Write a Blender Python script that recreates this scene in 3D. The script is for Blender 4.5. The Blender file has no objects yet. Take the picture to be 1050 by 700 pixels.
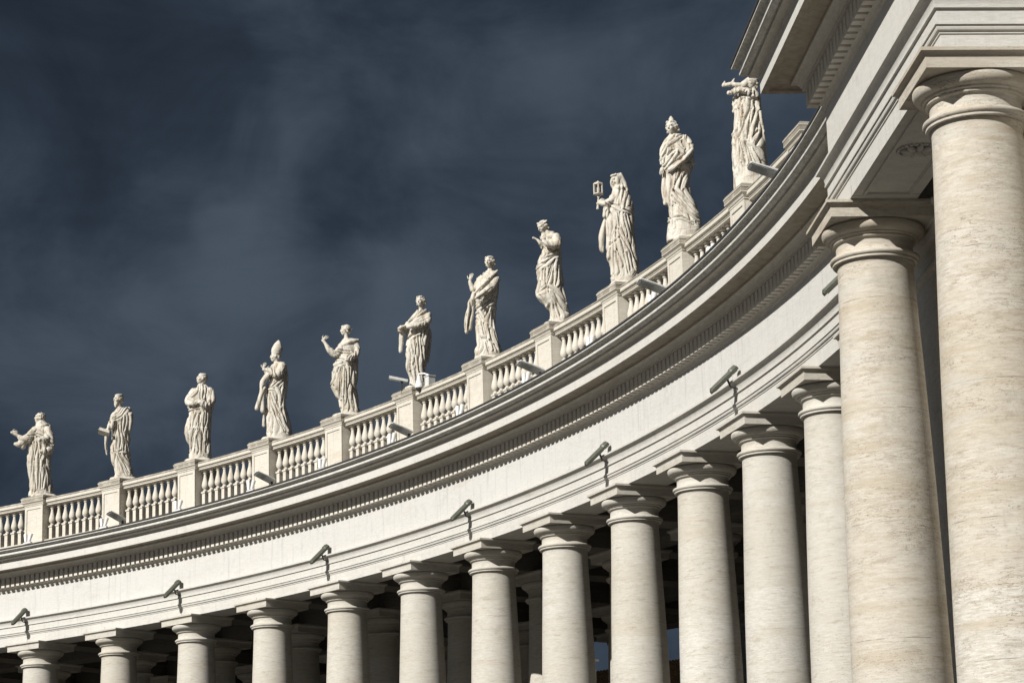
import bpy, bmesh, math, random
import numpy as np
from mathutils import Vector, Matrix, noise
C = bpy.context.scene.collection
PI = math.pi
rnd = random.Random(7)
# ------------------------------------------------------------------ camera
G = 1.7                                    # eye height: z = 0 is the paving of the square
CX, CY, YAW, PITCH, ROLL = 52.2949, -50.7623, 1.38428, 0.24587, -0.02864
fw = Vector((math.cos(YAW)*math.cos(PITCH), math.sin(YAW)*math.cos(PITCH), math.sin(PITCH)))
rt = Vector((math.sin(YAW), -math.cos(YAW), 0)); up = rt.cross(fw)
rt2 = rt*math.cos(ROLL) + up*math.sin(ROLL); up2 = -rt*math.sin(ROLL) + up*math.cos(ROLL)
cd = bpy.data.cameras.new('camera'); cam = bpy.data.objects.new('camera', cd); C.objects.link(cam)
cd.sensor_width = 36; cd.lens = 2525.9/1050*36; cd.clip_end = 3000; cd.clip_start = .1
cam.matrix_world = Matrix(((rt2.x, up2.x, -fw.x, CX), (rt2.y, up2.y, -fw.y, CY), (rt2.z, up2.z, -fw.z, G), (0, 0, 0, 1)))
sc = bpy.context.scene; sc.camera = cam
sc.view_settings.view_transform = 'Standard'; sc.view_settings.look = 'None'
sc.view_settings.exposure = 0.60; sc.view_settings.gamma = 1.0
sc.cycles.diffuse_bounces = 4
sc.render.resolution_x = 1024; sc.render.resolution_y = 682
# ------------------------------------------------------------------ sun and sky
SAZ, SEL = math.radians(-144.5), math.radians(33.9)
sd = Vector((math.cos(SAZ)*math.cos(SEL), math.sin(SAZ)*math.cos(SEL), math.sin(SEL)))
sl = bpy.data.lights.new('sun', 'SUN'); so = bpy.data.objects.new('sun', sl); C.objects.link(so)
sl.energy = 4.9; sl.angle = math.radians(.53); sl.color = (1, .972, .925)
so.rotation_euler = sd.to_track_quat('Z', 'Y').to_euler(); so.location = (0, 0, 60)

class NT:
    """small helper for node trees"""
    def __init__(s, tree): s.t = tree; s.n = tree.nodes; s.l = tree.links
    def new(s, ty, **kw):
        n = s.n.new(ty)
        for k, v in kw.items():
            if k.startswith('_'): n.inputs[k[1:].replace('_', ' ')].default_value = v
            else: setattr(n, k, v)
        return n
    def set(s, sock, v):
        if isinstance(v, bpy.types.NodeSocket): s.l.new(v, sock)
        else: sock.default_value = v
    def math(s, op, a, b=None, c=None, clamp=False):
        n = s.n.new('ShaderNodeMath'); n.operation = op; n.use_clamp = clamp
        for i, v in enumerate((a, b, c)):
            if v is not None: s.set(n.inputs[i], v)
        return n.outputs[0]
    def vmath(s, op, a, b=None):
        n = s.n.new('ShaderNodeVectorMath'); n.operation = op
        s.set(n.inputs[0], a)
        if b is not None: s.set(n.inputs[1], b)
        return n.outputs['Value'] if op in ('DOT_PRODUCT', 'LENGTH') else n.outputs[0]
    def noise(s, vec, scale, detail=4, rough=.55, dist=0):
        n = s.n.new('ShaderNodeTexNoise'); s.l.new(vec, n.inputs['Vector'])
        n.inputs['Scale'].default_value = scale; n.inputs['Detail'].default_value = detail
        n.inputs['Roughness'].default_value = rough; n.inputs['Distortion'].default_value = dist
        return n.outputs['Fac']
    def ramp(s, fac, stops, interp='LINEAR'):
        n = s.n.new('ShaderNodeValToRGB'); s.l.new(fac, n.inputs[0]); cr = n.color_ramp; cr.interpolation = interp
        while len(cr.elements) < len(stops): cr.elements.new(.5)
        for e, (p, c) in zip(cr.elements, stops):
            e.position = p; e.color = (*c, 1) if len(c) == 3 else c
        return n.outputs[0]
    def rng(s, v, a, b, c=0, d=1):
        n = s.n.new('ShaderNodeMapRange'); n.interpolation_type = 'SMOOTHSTEP'; s.l.new(v, n.inputs[0])
        for i, x in enumerate((a, b, c, d)): n.inputs[i+1].default_value = x
        return n.outputs[0]
    def mix(s, fac, a, b, mode='MIX'):
        n = s.n.new('ShaderNodeMix'); n.data_type = 'RGBA'; n.blend_type = mode
        s.set(n.inputs[0], fac)
        for i, v in ((6, a), (7, b)):
            if isinstance(v, tuple) and len(v) == 3: v = (*v, 1)
            s.set(n.inputs[i], v)
        return n.outputs[2]
    def mapping(s, vec, scale=(1, 1, 1), rot=(0, 0, 0), loc=(0, 0, 0)):
        n = s.n.new('ShaderNodeMapping'); s.l.new(vec, n.inputs[0])
        n.inputs['Scale'].default_value = scale; n.inputs['Rotation'].default_value = rot; n.inputs['Location'].default_value = loc
        return n.outputs[0]

world = bpy.data.worlds.new('World'); sc.world = world; world.use_nodes = True
w = NT(world.node_tree); w.n.clear()
sky = w.new('ShaderNodeTexSky', sky_type='NISHITA', sun_disc=False, sun_elevation=SEL, sun_rotation=PI/2 - SAZ)
b1 = w.new('ShaderNodeBackground'); w.l.new(sky.outputs[0], b1.inputs[0]); b1.inputs[1].default_value = .05
tc = w.new('ShaderNodeTexCoord').outputs['Generated']
warp = w.new('ShaderNodeTexNoise'); w.l.new(tc, warp.inputs['Vector']); warp.inputs['Scale'].default_value = 7; warp.inputs['Detail'].default_value = 5
wv = w.vmath('SCALE', w.vmath('SUBTRACT', warp.outputs['Color'], (.5, .5, .5))); 
wv.node.inputs['Scale'].default_value = .15
dirv = w.vmath('NORMALIZE', w.vmath('ADD', tc, wv))
def blob(d, inner, outer):
    d = Vector(d).normalized()
    return w.rng(w.vmath('DOT_PRODUCT', dirv, tuple(d)), math.cos(math.radians(outer)), math.cos(math.radians(inner)))
n1 = w.noise(w.mapping(tc, (1, 1, 1.8)), 3.4, 8, .56, .5)
n2 = w.noise(w.mapping(tc, (1, 1, 1.4), rot=(.4, .3, 0), loc=(3, 1, 2)), 13, 8, .6, .6)
v = w.math('MULTIPLY_ADD', n1, .8, w.math('MULTIPLY', n2, .55))
for d, a, b, amt in (((.062, .953, .285), 0, 2.6, .09), ((.050, .95, .308), 0, 1.3, .09), ((.092, .933, .348), 0, 1.4, .09), ((.072, .94, .325), 0, 1.5, .06), ((.10, .942, .315), 0, 3.0, -.07), ((.03, .955, .27), 0, 4, .07), ((-.01, .938, .35), 0, 6, -.16),
                   ((.12, .94, .32), 0, 2.5, -.06), ((.24, .92, .30), 0, 8, .02), ((-.05, .975, .22), 0, 5, -.07), ((.18, .95, .25), 0, 4, .06)):
    v = w.math('ADD', v, w.math('MULTIPLY', blob(d, a, b), amt))
ccol = w.ramp(w.rng(v, .34, 1.0), [(0, (.0095, .0138, .0205)), (.35, (.0165, .0240, .0355)), (.65, (.0275, .0380, .0535)), (1, (.044, .0585, .078))])
b2 = w.new('ShaderNodeBackground'); w.l.new(ccol, b2.inputs[0]); b2.inputs[1].default_value = 1.0
sunside = w.rng(w.vmath('DOT_PRODUCT', tc, tuple(sd)), .15, .75)       # the storm bank breaks up towards the sun
mx = w.new('ShaderNodeMixShader')
w.l.new(w.math('SUBTRACT', 1, w.math('MULTIPLY', sunside, .3)), mx.inputs[0]); w.l.new(b1.outputs[0], mx.inputs[1]); w.l.new(b2.outputs[0], mx.inputs[2])
wo = w.new('ShaderNodeOutputWorld'); w.l.new(mx.outputs[0], wo.inputs[0])

# ------------------------------------------------------------------ materials
def mat(name, rough=.85, spec=.25):
    m = bpy.data.materials.new(name); m.use_nodes = True; t = NT(m.node_tree)
    p = t.n['Principled BSDF']; p.inputs['Roughness'].default_value = rough
    p.inputs['Specular IOR Level'].default_value = spec
    return m, t, p
def bump(t, p, h, strength, dist=.02):
    b = t.new('ShaderNodeBump'); b.inputs['Strength'].default_value = strength; b.inputs['Distance'].default_value = dist
    t.l.new(h, b.inputs['Height']); t.l.new(b.outputs[0], p.inputs['Normal'])

def travertine(name, light, dark, ochre, streak=1.0, drums=False, per_object=True, stain=.0, vert=0., joints=False, jstr=.5, fs=1.0, pitk=1.0, veins=0, crust=False):
    """banded travertine: fine level strata, ochre veins, pits, worn grey patches"""
    m, t, p = mat(name)
    if per_object:
        co = t.new('ShaderNodeTexCoord').outputs['Object']
        rn = t.new('ShaderNodeObjectInfo').outputs['Random']
        cb = t.new('ShaderNodeCombineXYZ'); t.l.new(t.math('MULTIPLY', rn, 37), cb.inputs[0]); t.l.new(t.math('MULTIPLY', rn, 91), cb.inputs[2])
        co2 = t.vmath('ADD', co, cb.outputs[0])
    else:
        co = t.new('ShaderNodeNewGeometry').outputs['Position']; co2 = co; rn = None
    sep = t.new('ShaderNodeSeparateXYZ'); t.l.new(co, sep.inputs[0]); z = sep.outputs[2]
    wob = t.noise(co2, .9, 3)
    fine = t.noise(t.mapping(co2, (1.6*fs, 1.6*fs, 11*fs)), 3.0, 9, .72, .15)
    mid = t.noise(t.mapping(co2, (.45, .45, 3.4)), 1.3, 5, .6, .5)
    big = t.noise(co2, .35, 4, .6)
    patch = t.noise(co2, 1.7, 6, .65)
    col = t.mix(t.rng(fine, .33, .68), dark, light)
    col = t.mix(t.math('MULTIPLY', t.rng(mid, .52, .74), .75*streak), col, ochre)
    col = t.mix(t.math('MULTIPLY', t.rng(big, .35, .7), .35), col, light)
    grey = (dark[0]*.72, dark[1]*.74, dark[2]*.76)
    col = t.mix(t.math('MULTIPLY', t.rng(patch, .56, .78), .45+stain), col, grey)
    if vert:
        run = t.noise(t.mapping(co2, (5, 5, .35)), 1.5, 5, .6)
        col = t.mix(t.math('MULTIPLY', t.rng(run, .52, .75), vert), col, grey)
    if drums:      # the drums of a shaft differ slightly in tone; thin level joints between them
        zz = t.math('ADD', t.math('MULTIPLY', z, .52), t.math('MULTIPLY', rn, 9)) if rn else z
        cell = t.math('FLOOR', zz); fr = t.math('FRACT', zz)
        wn = t.new('ShaderNodeTexWhiteNoise', noise_dimensions='1D'); t.l.new(cell, wn.inputs['W'])
        col = t.mix(t.math('MULTIPLY', wn.outputs['Value'], .5), col, (ochre[0]*1.05, ochre[1]*1.08, ochre[2]*1.1))
        j = t.math('LESS_THAN', t.math('ABSOLUTE', t.math('SUBTRACT', fr, .5)), .0035)
        jn = t.rng(t.noise(co2, 3, 3), .4, .6)
        col = t.mix(t.math('MULTIPLY', t.math('MULTIPLY', j, jn), jstr), col, (.11, .09, .07))
    pits = t.noise(t.mapping(co2, (2.2, 2.2, 9)), 6, 6, .75)
    pit = t.rng(pits, .645-.03*pitk, .70-.025*pitk)
    pm = t.math('MULTIPLY', pit, t.rng(t.noise(t.mapping(co2, (.6, .6, 2)), 1.2, 3), .5, .62))
    col = t.mix(t.math('MULTIPLY', pm, .7), col, (dark[0]*.45, dark[1]*.4, dark[2]*.33))
    if joints:     # upright joints between the blocks of the long beam
        sp = t.new('ShaderNodeSeparateXYZ'); t.l.new(co, sp.inputs[0])
        an = t.math('DIVIDE', t.math('ARCTAN2', sp.outputs[1], sp.outputs[0]), .0658)
        fr = t.math('FRACT', t.math('ADD', an, 50.47))
        j = t.math('MULTIPLY', t.math('LESS_THAN', t.math('ABSOLUTE', t.math('SUBTRACT', fr, .5)), .0030), t.math('LESS_THAN', z, 14.16))
        col = t.mix(t.math('MULTIPLY', j, .7), col, (.12, .10, .08))
    if veins:
        bd = t.noise(t.mapping(co2, (.22, .22, 1.9), loc=(5, 3, 1)), 1.5, 7, .6, .35)
        col = t.mix(t.math('MULTIPLY', t.rng(bd, .5, .66), .55*veins), col, (.34, .285, .205))
        col = t.mix(t.math('MULTIPLY', t.rng(bd, .34, .44, 1, 0), .5*veins), col, (.40, .385, .35))
        vn = t.noise(t.mapping(co2, (1.1, 1.1, 7)), 1.7, 8, .62, .6)
        ln = t.rng(t.math('ABSOLUTE', t.math('SUBTRACT', vn, .5)), .0, .016, 1, 0)
        ln = t.math('MULTIPLY', ln, t.rng(t.noise(t.mapping(co2, (.7, .7, 1.6)), 1.3, 4), .46, .62))
        col = t.mix(t.math('MULTIPLY', ln, veins), col, (.17, .13, .09))
        cl = t.noise(t.mapping(co2, (.8, .8, 4)), 2.4, 9, .78)
        col = t.mix(t.math('MULTIPLY', t.rng(cl, .54, .64), .6), col, (.255, .215, .16))
    if crust:      # lichen crust on the topmost mouldings of rails and caps
        for za, zb in ((17.80, 17.84), (17.93, 17.96)):
            k = t.math('MULTIPLY', t.math('GREATER_THAN', z, za+G), t.math('LESS_THAN', z, zb+G+.06))
            col = t.mix(t.math('MULTIPLY', k, t.rng(t.noise(co2, 2.3, 5), .3, .55, .3, .8)), col, (.15, .13, .10))
    if per_object:
        col = t.mix(t.math('MULTIPLY', rn, .22), col, (.36, .345, .31))
    speck = t.noise(co2, 34, 5, .75)
    col = t.mix(t.math('MULTIPLY', t.rng(speck, .54, .72), .28*pitk), col, (dark[0]*.55, dark[1]*.5, dark[2]*.45))
    t.l.new(col, p.inputs['Base Color'])
    h = t.math('ADD', t.math('MULTIPLY', fine, .5), t.math('ADD', t.math('MULTIPLY', pm, -1.2), t.math('MULTIPLY', patch, .35)))
    bump(t, p, h, .5, .02)
    return m
LT, DK, OC = (.66, .62, .545), (.50, .46, .395), (.44, .355, .25)
M = {}
M['shaft'] = travertine('travertine_shaft', (.51, .492, .45), (.355, .338, .298), (.315, .275, .215), .7, drums=True, jstr=.35, stain=.25, pitk=1.3, veins=.3)
M['shaft_near'] = travertine('travertine_shaft_weathered', (.53, .505, .455), (.35, .32, .27), (.31, .25, .17), .95, drums=True, stain=.25, jstr=.7, fs=.9, pitk=1.9, veins=1.0)
M['beam'] = travertine('travertine_beam', (.48, .468, .435), (.40, .385, .35), (.34, .31, .26), .5, per_object=False, vert=.35, joints=True, stain=.1)
M['wall'] = travertine('plastered_frieze', (.47, .46, .435), (.405, .393, .368), (.35, .325, .28), .5, per_object=False, vert=.6, stain=.1)
M['cornice'] = travertine('cornice_stone', (.56, .535, .48), (.43, .395, .34), (.33, .275, .20), .55, per_object=False, vert=.3)
M['patina'] = travertine('lichened_stone', (.56, .55, .51), (.34, .33, .30), (.27, .24, .19), .4, per_object=False, stain=.3, vert=.3)
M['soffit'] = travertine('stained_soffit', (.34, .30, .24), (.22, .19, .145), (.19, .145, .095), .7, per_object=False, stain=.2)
M['inner'] = travertine('shade_darkened_stone', (0.140, 0.130, 0.112), (0.091, 0.081, 0.066), (0.084, 0.070, 0.052), .5, per_object=False, stain=.2)  # interior stone coloured darker than the outer stone to deepen the shade inside
M['rail'] = travertine('balustrade_stone', (.50, .475, .42), (.405, .37, .31), (.33, .27, .19), .6, per_object=False, vert=.45, stain=.15, crust=True)

def statue_mat():
    m, t, p = mat('carved_travertine', .8)
    co = t.new('ShaderNodeTexCoord').outputs['Object']; rn = t.new('ShaderNodeObjectInfo').outputs['Random']
    cb = t.new('ShaderNodeCombineXYZ'); t.l.new(t.math('MULTIPLY', rn, 37), cb.inputs[0]); co2 = t.vmath('ADD', co, cb.outputs[0])
    a = t.noise(co2, 2.2, 6, .65); b = t.noise(t.mapping(co2, (6, 6, .8)), 1.4, 5, .65); c = t.noise(co2, 14, 5, .7)
    col = t.mix(t.rng(a, .35, .68), (.43, .395, .33), (.51, .485, .43))
    col = t.mix(t.math('MULTIPLY', t.rng(b, .5, .68), .85), col, (.25, .19, .125))
    col = t.mix(t.math('MULTIPLY', t.rng(t.noise(co2, 3.1, 5, .7), .58, .72), .75), col, (.13, .12, .10))
    col = t.mix(t.math('MULTIPLY', t.rng(c, .58, .72), .5), col, (.17, .15, .12))
    run = t.noise(t.mapping(co2, (9, 9, .9)), 1.2, 6, .7)
    col = t.mix(t.math('MULTIPLY', t.rng(run, .57, .68), .6), col, (.12, .11, .10))
    t.l.new(col, p.inputs['Base Color']); bump(t, p, t.math('ADD', c, t.math('MULTIPLY', b, .7)), .5, .02)
    return m
M['statue'] = statue_mat()
def plain(name, c, rough=.6, metal=0, var=.25, scale=9):
    m, t, p = mat(name, rough, .4)
    co = t.new('ShaderNodeTexCoord').outputs['Object']
    n = t.noise(co, scale, 5, .6)
    t.l.new(t.mix(t.rng(n, .35, .7), tuple(x*(1-var) for x in c), c), p.inputs['Base Color']); p.inputs['Metallic'].default_value = metal
    return m
M['lead'] = plain('lead_flashing', (.035, .035, .036), .6)
M['lampgreen'] = plain('olive_painted_metal', (.075, .08, .06), .5)
M['lampgrey'] = plain('grey_metal_louvre', (.16, .17, .16), .45)
M['lampface'] = plain('dull_reflector', (.30, .30, .26), .35)
M['ledgrey'] = plain('grey_painted_metal', (.52, .52, .50), .5)
M['ledglass'] = plain('floodlight_glass', (.38, .39, .38), .25)
M['white'] = plain('white_enamel', (.60, .60, .59), .4, 0, .08)
M['dark'] = plain('dark_metal', (.03, .03, .03), .5)
def ground_mat():
    m, t, p = mat('basalt_cobbles', .8)
    co = t.new('ShaderNodeNewGeometry').outputs['Position']
    vo = t.new('ShaderNodeTexVoronoi', feature='DISTANCE_TO_EDGE'); t.l.new(co, vo.inputs['Vector']); vo.inputs['Scale'].default_value = 8
    col = t.mix(t.rng(vo.outputs['Distance'], .01, .06), (.025, .025, .025), (.055, .053, .05))
    col = t.mix(t.math('MULTIPLY', t.noise(co, .3, 5), .5), col, (.075, .07, .065))
    t.l.new(col, p.inputs['Base Color']); bump(t, p, vo.outputs['Distance'], .6); return m
M['ground'] = ground_mat()
def tile_mat():
    m, t, p = mat('terracotta_tiles', .9)
    co = t.new('ShaderNodeTexCoord').outputs['Object']
    vo = t.new('ShaderNodeTexVoronoi'); t.l.new(t.mapping(co, (4, 4, 4)), vo.inputs['Vector']); vo.inputs['Scale'].default_value = .8
    col = t.ramp(t.math('FRACT', t.math('MULTIPLY', vo.outputs['Distance'], 2.3)), [(0, (.045, .035, .025)), (.5, (.12, .085, .06)), (1, (.21, .16, .115))])
    t.l.new(t.mix(t.noise(co, 2.5, 5), (.05, .04, .03), col), p.inputs['Base Color']); return m
M['tiles'] = tile_mat()
M['render'] = plain('ochre_plaster', (.16, .125, .085), .9)

# ------------------------------------------------------------------ helpers
def obj(name, verts, faces, m, parent=None, smooth=None, loc=None):
    me = bpy.data.meshes.new(name); me.from_pydata([tuple(v) for v in verts], [], [tuple(f) for f in faces]); me.update()
    return objm(name, me, m, parent, smooth, loc)
def objm(name, me, m, parent=None, smooth=None, loc=None):
    ms = m if isinstance(m, (list, tuple)) else [m]
    for x in ms: me.materials.append(x)
    if smooth is not None:
        me.shade_smooth() if hasattr(me, 'shade_smooth') else None
        if smooth < 3: me.set_sharp_from_angle(angle=smooth)
    o = bpy.data.objects.new(name, me); C.objects.link(o)
    if parent: o.parent = parent
    if loc: o.location = loc
    return o
def empty(name, label, cat, loc=(0, 0, 0), rz=0, group=None):
    o = bpy.data.objects.new(name, None); C.objects.link(o); o.location = loc; o.rotation_euler = (0, 0, rz)
    o['label'] = label; o['category'] = cat
    if group: o['group'] = group
    o.empty_display_size = .3
    return o
def tag(o, label, cat, group=None):
    o['label'] = label; o['category'] = cat
    if group: o['group'] = group
def copy_tree(o, parent=None):
    c = o.copy(); C.objects.link(c); c.parent = parent
    for ch in list(o.children): copy_tree(ch, c)
    return c
class MB:
    """collects shapes for ONE mesh"""
    def __init__(s): s.v = []; s.f = []; s.mi = []
    def add(s, vs, fs, mi=0):
        n = len(s.v); s.v += [tuple(v) for v in vs]; s.f += [tuple(i+n for i in f) for f in fs]; s.mi += [mi]*len(fs)
    def box(s, x0, x1, y0, y1, z0, z1, mx=None, mi=0):
        vs = [Vector((x, y, z)) for x in (x0, x1) for y in (y0, y1) for z in (z0, z1)]
        if mx is not None: vs = [mx @ v for v in vs]
        s.add(vs, [(0, 1, 3, 2), (4, 6, 7, 5), (0, 4, 5, 1), (2, 3, 7, 6), (0, 2, 6, 4), (1, 5, 7, 3)], mi)
    def lathe(s, prof, n=24, c=(0, 0), mi=0, square=False):
        vs = []; fs = []
        for r, z in prof:
            for i in range(n):
                a = 2*PI*(i+.5)/n; vs.append((c[0]+r*math.cos(a), c[1]+r*math.sin(a), z))
        for j in range(len(prof)-1):
            for i in range(n):
                k = (i+1) % n; fs.append((j*n+i, j*n+k, (j+1)*n+k, (j+1)*n+i))
        fs.append(tuple(range(n-1, -1, -1))); fs.append(tuple(range((len(prof)-1)*n, len(prof)*n)))
        s.add(vs, fs, mi)
    def tube(s, pts, n=8, mi=0):
        """pts: (Vector, radius)"""
        vs = []; fs = []; P = [Vector(p) for p, r in pts]; R = [r for p, r in pts]
        for i, p in enumerate(P):
            d = (P[min(i+1, len(P)-1)] - P[max(i-1, 0)]).normalized()
            a = d.orthogonal().normalized() if i == 0 else (a - d*a.dot(d)).normalized()
            b = d.cross(a)
            for k in range(n):
                t = 2*PI*k/n; vs.append(p + (a*math.cos(t)+b*math.sin(t))*R[i])
        for i in range(len(P)-1):
            for k in range(n): fs.append((i*n+k, i*n+(k+1) % n, (i+1)*n+(k+1) % n, (i+1)*n+k))
        fs.append(tuple(range(n-1, -1, -1))); fs.append(tuple(range((len(P)-1)*n, len(P)*n)))
        s.add(vs, fs, mi)
    def ell(s, c, r, mx=None, n=14, jit=0, seed=0, mi=0):
        vs = []; fs = []; m = n//2
        for j in range(1, m):
            for i in range(n):
                th = PI*j/m; ph = 2*PI*i/n
                vs.append(Vector((math.sin(th)*math.cos(ph), math.sin(th)*math.sin(ph), math.cos(th))))
        vs += [Vector((0, 0, 1)), Vector((0, 0, -1))]
        out = []
        for v in vs:
            k = 1 + (jit*noise.noise(v*3.1+Vector((seed, seed*2, 0))) if jit else 0)
            q = Vector((v.x*r[0]*k, v.y*r[1]*k, v.z*r[2]*k))
            if mx is not None: q = mx @ q
            out.append(q + Vector(c))
        T = len(vs)-2; B = T+1
        for j in range(m-2):
            for i in range(n): fs.append((j*n+i, (j+1)*n+i, (j+1)*n+(i+1) % n, j*n+(i+1) % n))
        for i in range(n): fs.append((T, i, (i+1) % n)); fs.append((B, (m-2)*n+(i+1) % n, (m-2)*n+i))
        s.add(out, fs, mi)
    def mesh(s, name):
        me = bpy.data.meshes.new(name); me.from_pydata(s.v, [], s.f); me.update()
        if any(s.mi): me.polygons.foreach_set('material_index', s.mi)
        return me
    def build(s, name, m, parent=None, smooth=None, loc=None): return objm(name, s.mesh(name), m, parent, smooth, loc)
def fixn(me):
    bm = bmesh.new(); bm.from_mesh(me); bmesh.ops.recalc_face_normals(bm, faces=bm.faces); bm.to_mesh(me); bm.free()
def arc_sweep(name, prof, R0, t0, t1, n, m, parent=None, mi=None, closed=True, smooth=.6):
    """sweep a closed profile of (outward-to-square offset, z) round the curve"""
    vs = []; fs = []; mis = []; P = len(prof)
    for i in range(n+1):
        t = t0+(t1-t0)*i/n; c, s_ = math.cos(t), math.sin(t)
        for o, z in prof: vs.append(((R0-o)*c, (R0-o)*s_, z+G))
    for i in range(n):
        for j in range(P if closed else P-1):
            k = (j+1) % P; fs.append((i*P+j, (i+1)*P+j, (i+1)*P+k, i*P+k)); mis.append(mi[j] if mi else 0)
    if closed: fs += [tuple(range(P)), tuple(range(n*P+P-1, n*P-1, -1))]; mis += [0, 0]
    me = bpy.data.meshes.new(name); me.from_pydata(vs, [], fs); me.update(); me.polygons.foreach_set('material_index', mis); fixn(me)
    return objm(name, me, m, parent, smooth)
# ------------------------------------------------------------------ sizes (heights above the eye; + G = above ground)
R = 69.0125; DP = .0658; RF = 68.4369       # column circle, angle of one bay, face of the frieze
def ang(k): return (12-k)*DP
# the square
n = 1500
g = obj('ground', [(-n, -n, 0), (n, -n, 0), (n, n, 0), (-n, n, 0)], [(0, 1, 2, 3)], M['ground']); g['kind'] = 'structure'

# ------------------------------------------------------------------ column pieces (origin on the column axis, z = 0 at eye height)
SH = [(-1.0, .90), (-.92, .862), (2, .849), (4.2, .83), (6, .80), (7.5, .771), (8.8, .733), (10, .689), (11.0, .655), (11.28, .648), (11.34, .655), (11.37, .672)]
def shaft_prof():
    zs = np.concatenate([[-1, -.95, -.9], np.linspace(-.8, 11.2, 34), [11.26, 11.31, 11.345, 11.37]])
    return [(float(np.interp(z, [a for a, b in SH], [b for a, b in SH])), float(z)) for z in zs]
def shaft_mesh(): b = MB(); b.lathe(shaft_prof(), 56); return b.mesh('column')
CAP = [(.60, 11.365), (.70, 11.37), (.725, 11.375), (.73, 11.395), (.725, 11.41), (.735, 11.415), (.758, 11.43), (.769, 11.455), (.764, 11.482), (.742, 11.50), (.70, 11.508), (.695, 11.525), (.672, 11.53),
       (.658, 11.56), (.655, 11.70), (.668, 11.725), (.69, 11.728), (.712, 11.735), (.72, 11.752), (.712, 11.768), (.715, 11.772), (.745, 11.776), (.758, 11.79), (.757, 11.808), (.76, 11.812), (.80, 11.822),
       (.845, 11.847), (.872, 11.885), (.884, 11.93), (.882, 11.965), (.868, 11.99), (.85, 11.998)]
ABA = [(.895, 12.0), (.895, 12.165), (.90, 12.17), (.905, 12.19), (.92, 12.21), (.95, 12.228), (.972, 12.232), (.972, 12.283)]
def capital_mesh():
    b = MB(); b.lathe(CAP, 56); return b.mesh('capital')
def sq(prof, n=4):
    b = MB(); vs = []; fs = []
    for h, z in prof: vs += [(-h, -h, z), (h, -h, z), (h, h, z), (-h, h, z)]
    for j in range(len(prof)-1):
        for i in range(4): k = (i+1) % 4; fs.append((4*j+i, 4*j+k, 4*j+4+k, 4*j+4+i))
    fs += [(3, 2, 1, 0), tuple(range(4*len(prof)-4, 4*len(prof)))]
    b.add(vs, fs); return b
BASE = [(1.02, -1.30), (1.10, -1.25), (1.12, -1.17), (1.10, -1.10), (1.0, -1.06), (.95, -1.04), (.93, -1.0), (.88, -.99)]
me_sh, me_cap, me_ab = shaft_mesh(), capital_mesh(), sq(ABA).mesh('abacus')
me_sh.shade_smooth(); me_cap.shade_smooth(); me_cap.set_sharp_from_angle(angle=.75)
me_base = MB(); me_base.lathe(BASE, 40); me_base = me_base.mesh('base'); me_base.shade_smooth()
me_pl = sq([(1.15, -1.62), (1.15, -1.30)]).mesh('plinth')
def place_column(parent, x, y, rz, near=False):
    m = M['shaft_near'] if near else M['shaft']
    o = bpy.data.objects.new('column', me_sh_n if near else me_sh); C.objects.link(o); o.parent = parent
    o.location = (x, y, G); o.rotation_euler = (0, 0, rz)
    for nm, me in (('capital', me_cap_n if near else me_cap), ('abacus', me_ab_n if near else me_ab), ('base', me_base), ('plinth', me_pl)):
        c = bpy.data.objects.new(nm, me); C.objects.link(c); c.parent = o
    return o
me_sh_n, me_cap_n, me_ab_n = me_sh.copy(), me_cap.copy(), me_ab.copy()
for me in (me_sh, me_cap, me_ab, me_base, me_pl): me.materials.append(M['shaft'])
for me in (me_sh_n, me_cap_n, me_ab_n): me.materials.append(M['shaft_near'])

# ------------------------------------------------------------------ the curved colonnade
col = empty('colonnade', 'long curving travertine colonnade of tall smooth columns under a white frieze and dentilled cornice', 'colonnade', (0, 0, 0))
T0, T1 = ang(14.75), ang(-6)
NS = 330
ARCH = [(-1.15, 12.285), (0, 12.285), (0, 12.62), (.018, 12.625), (.018, 12.655), (.018, 12.66), (.05, 12.672), (.062, 12.70), (.062, 12.72), (.045, 12.735), (.085, 12.742), (.085, 12.775), (.045, 12.78),
        (.045, 12.99), (.085, 12.995), (.085, 13.03), (.075, 13.035), (.08, 13.08), (.095, 13.14), (.13, 13.19), (.16, 13.22), (.19, 13.232), (.21, 13.236), (.21, 13.285), (.20, 13.29), (0, 13.318), (-1.15, 13.318)]
FRZ = [(-1.15, 13.30), (-.0, 13.30), (0, 14.40), (-1.15, 14.40)]
COR1 = [(-1.15, 14.395), (.02, 14.395), (.02, 14.42), (.03, 14.425), (.035, 14.46), (.055, 14.50), (.085, 14.525), (.10, 14.53), (.10, 14.555), (.10, 14.885), (.33, 14.885), (.33, 14.93), (.345, 14.935),
        (.37, 14.98), (.41, 15.02), (.47, 15.045), (.50, 15.05), (.50, 15.085)]
SOF = [(.50, 15.085), (.52, 15.11), (.83, 15.11), (.845, 15.07), (.97, 15.07)]
COR2 = [(.97, 15.07), (.97, 15.36), (.965, 15.365), (.965, 15.39), (.99, 15.415), (1.07, 15.43), (1.14, 15.437), (1.14, 15.48), (1.13, 15.488)]
SIM = [(1.13, 15.488), (1.19, 15.49), (1.25, 15.505), (1.285, 15.535), (1.29, 15.57), (1.275, 15.60), (1.265, 15.63), (1.28, 15.662), (1.33, 15.688), (1.39, 15.695), (1.41, 15.70), (1.41, 15.74)]
TOP = [(1.41, 15.74), (0.2, 15.80), (-1.15, 15.82)]
cprof = COR1 + SOF[1:] + COR2[1:] + SIM[1:] + TOP[1:]
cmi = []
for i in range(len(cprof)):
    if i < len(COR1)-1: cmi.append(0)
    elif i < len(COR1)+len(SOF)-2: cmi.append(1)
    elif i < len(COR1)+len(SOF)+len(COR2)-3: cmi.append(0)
    else: cmi.append(2)
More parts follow.
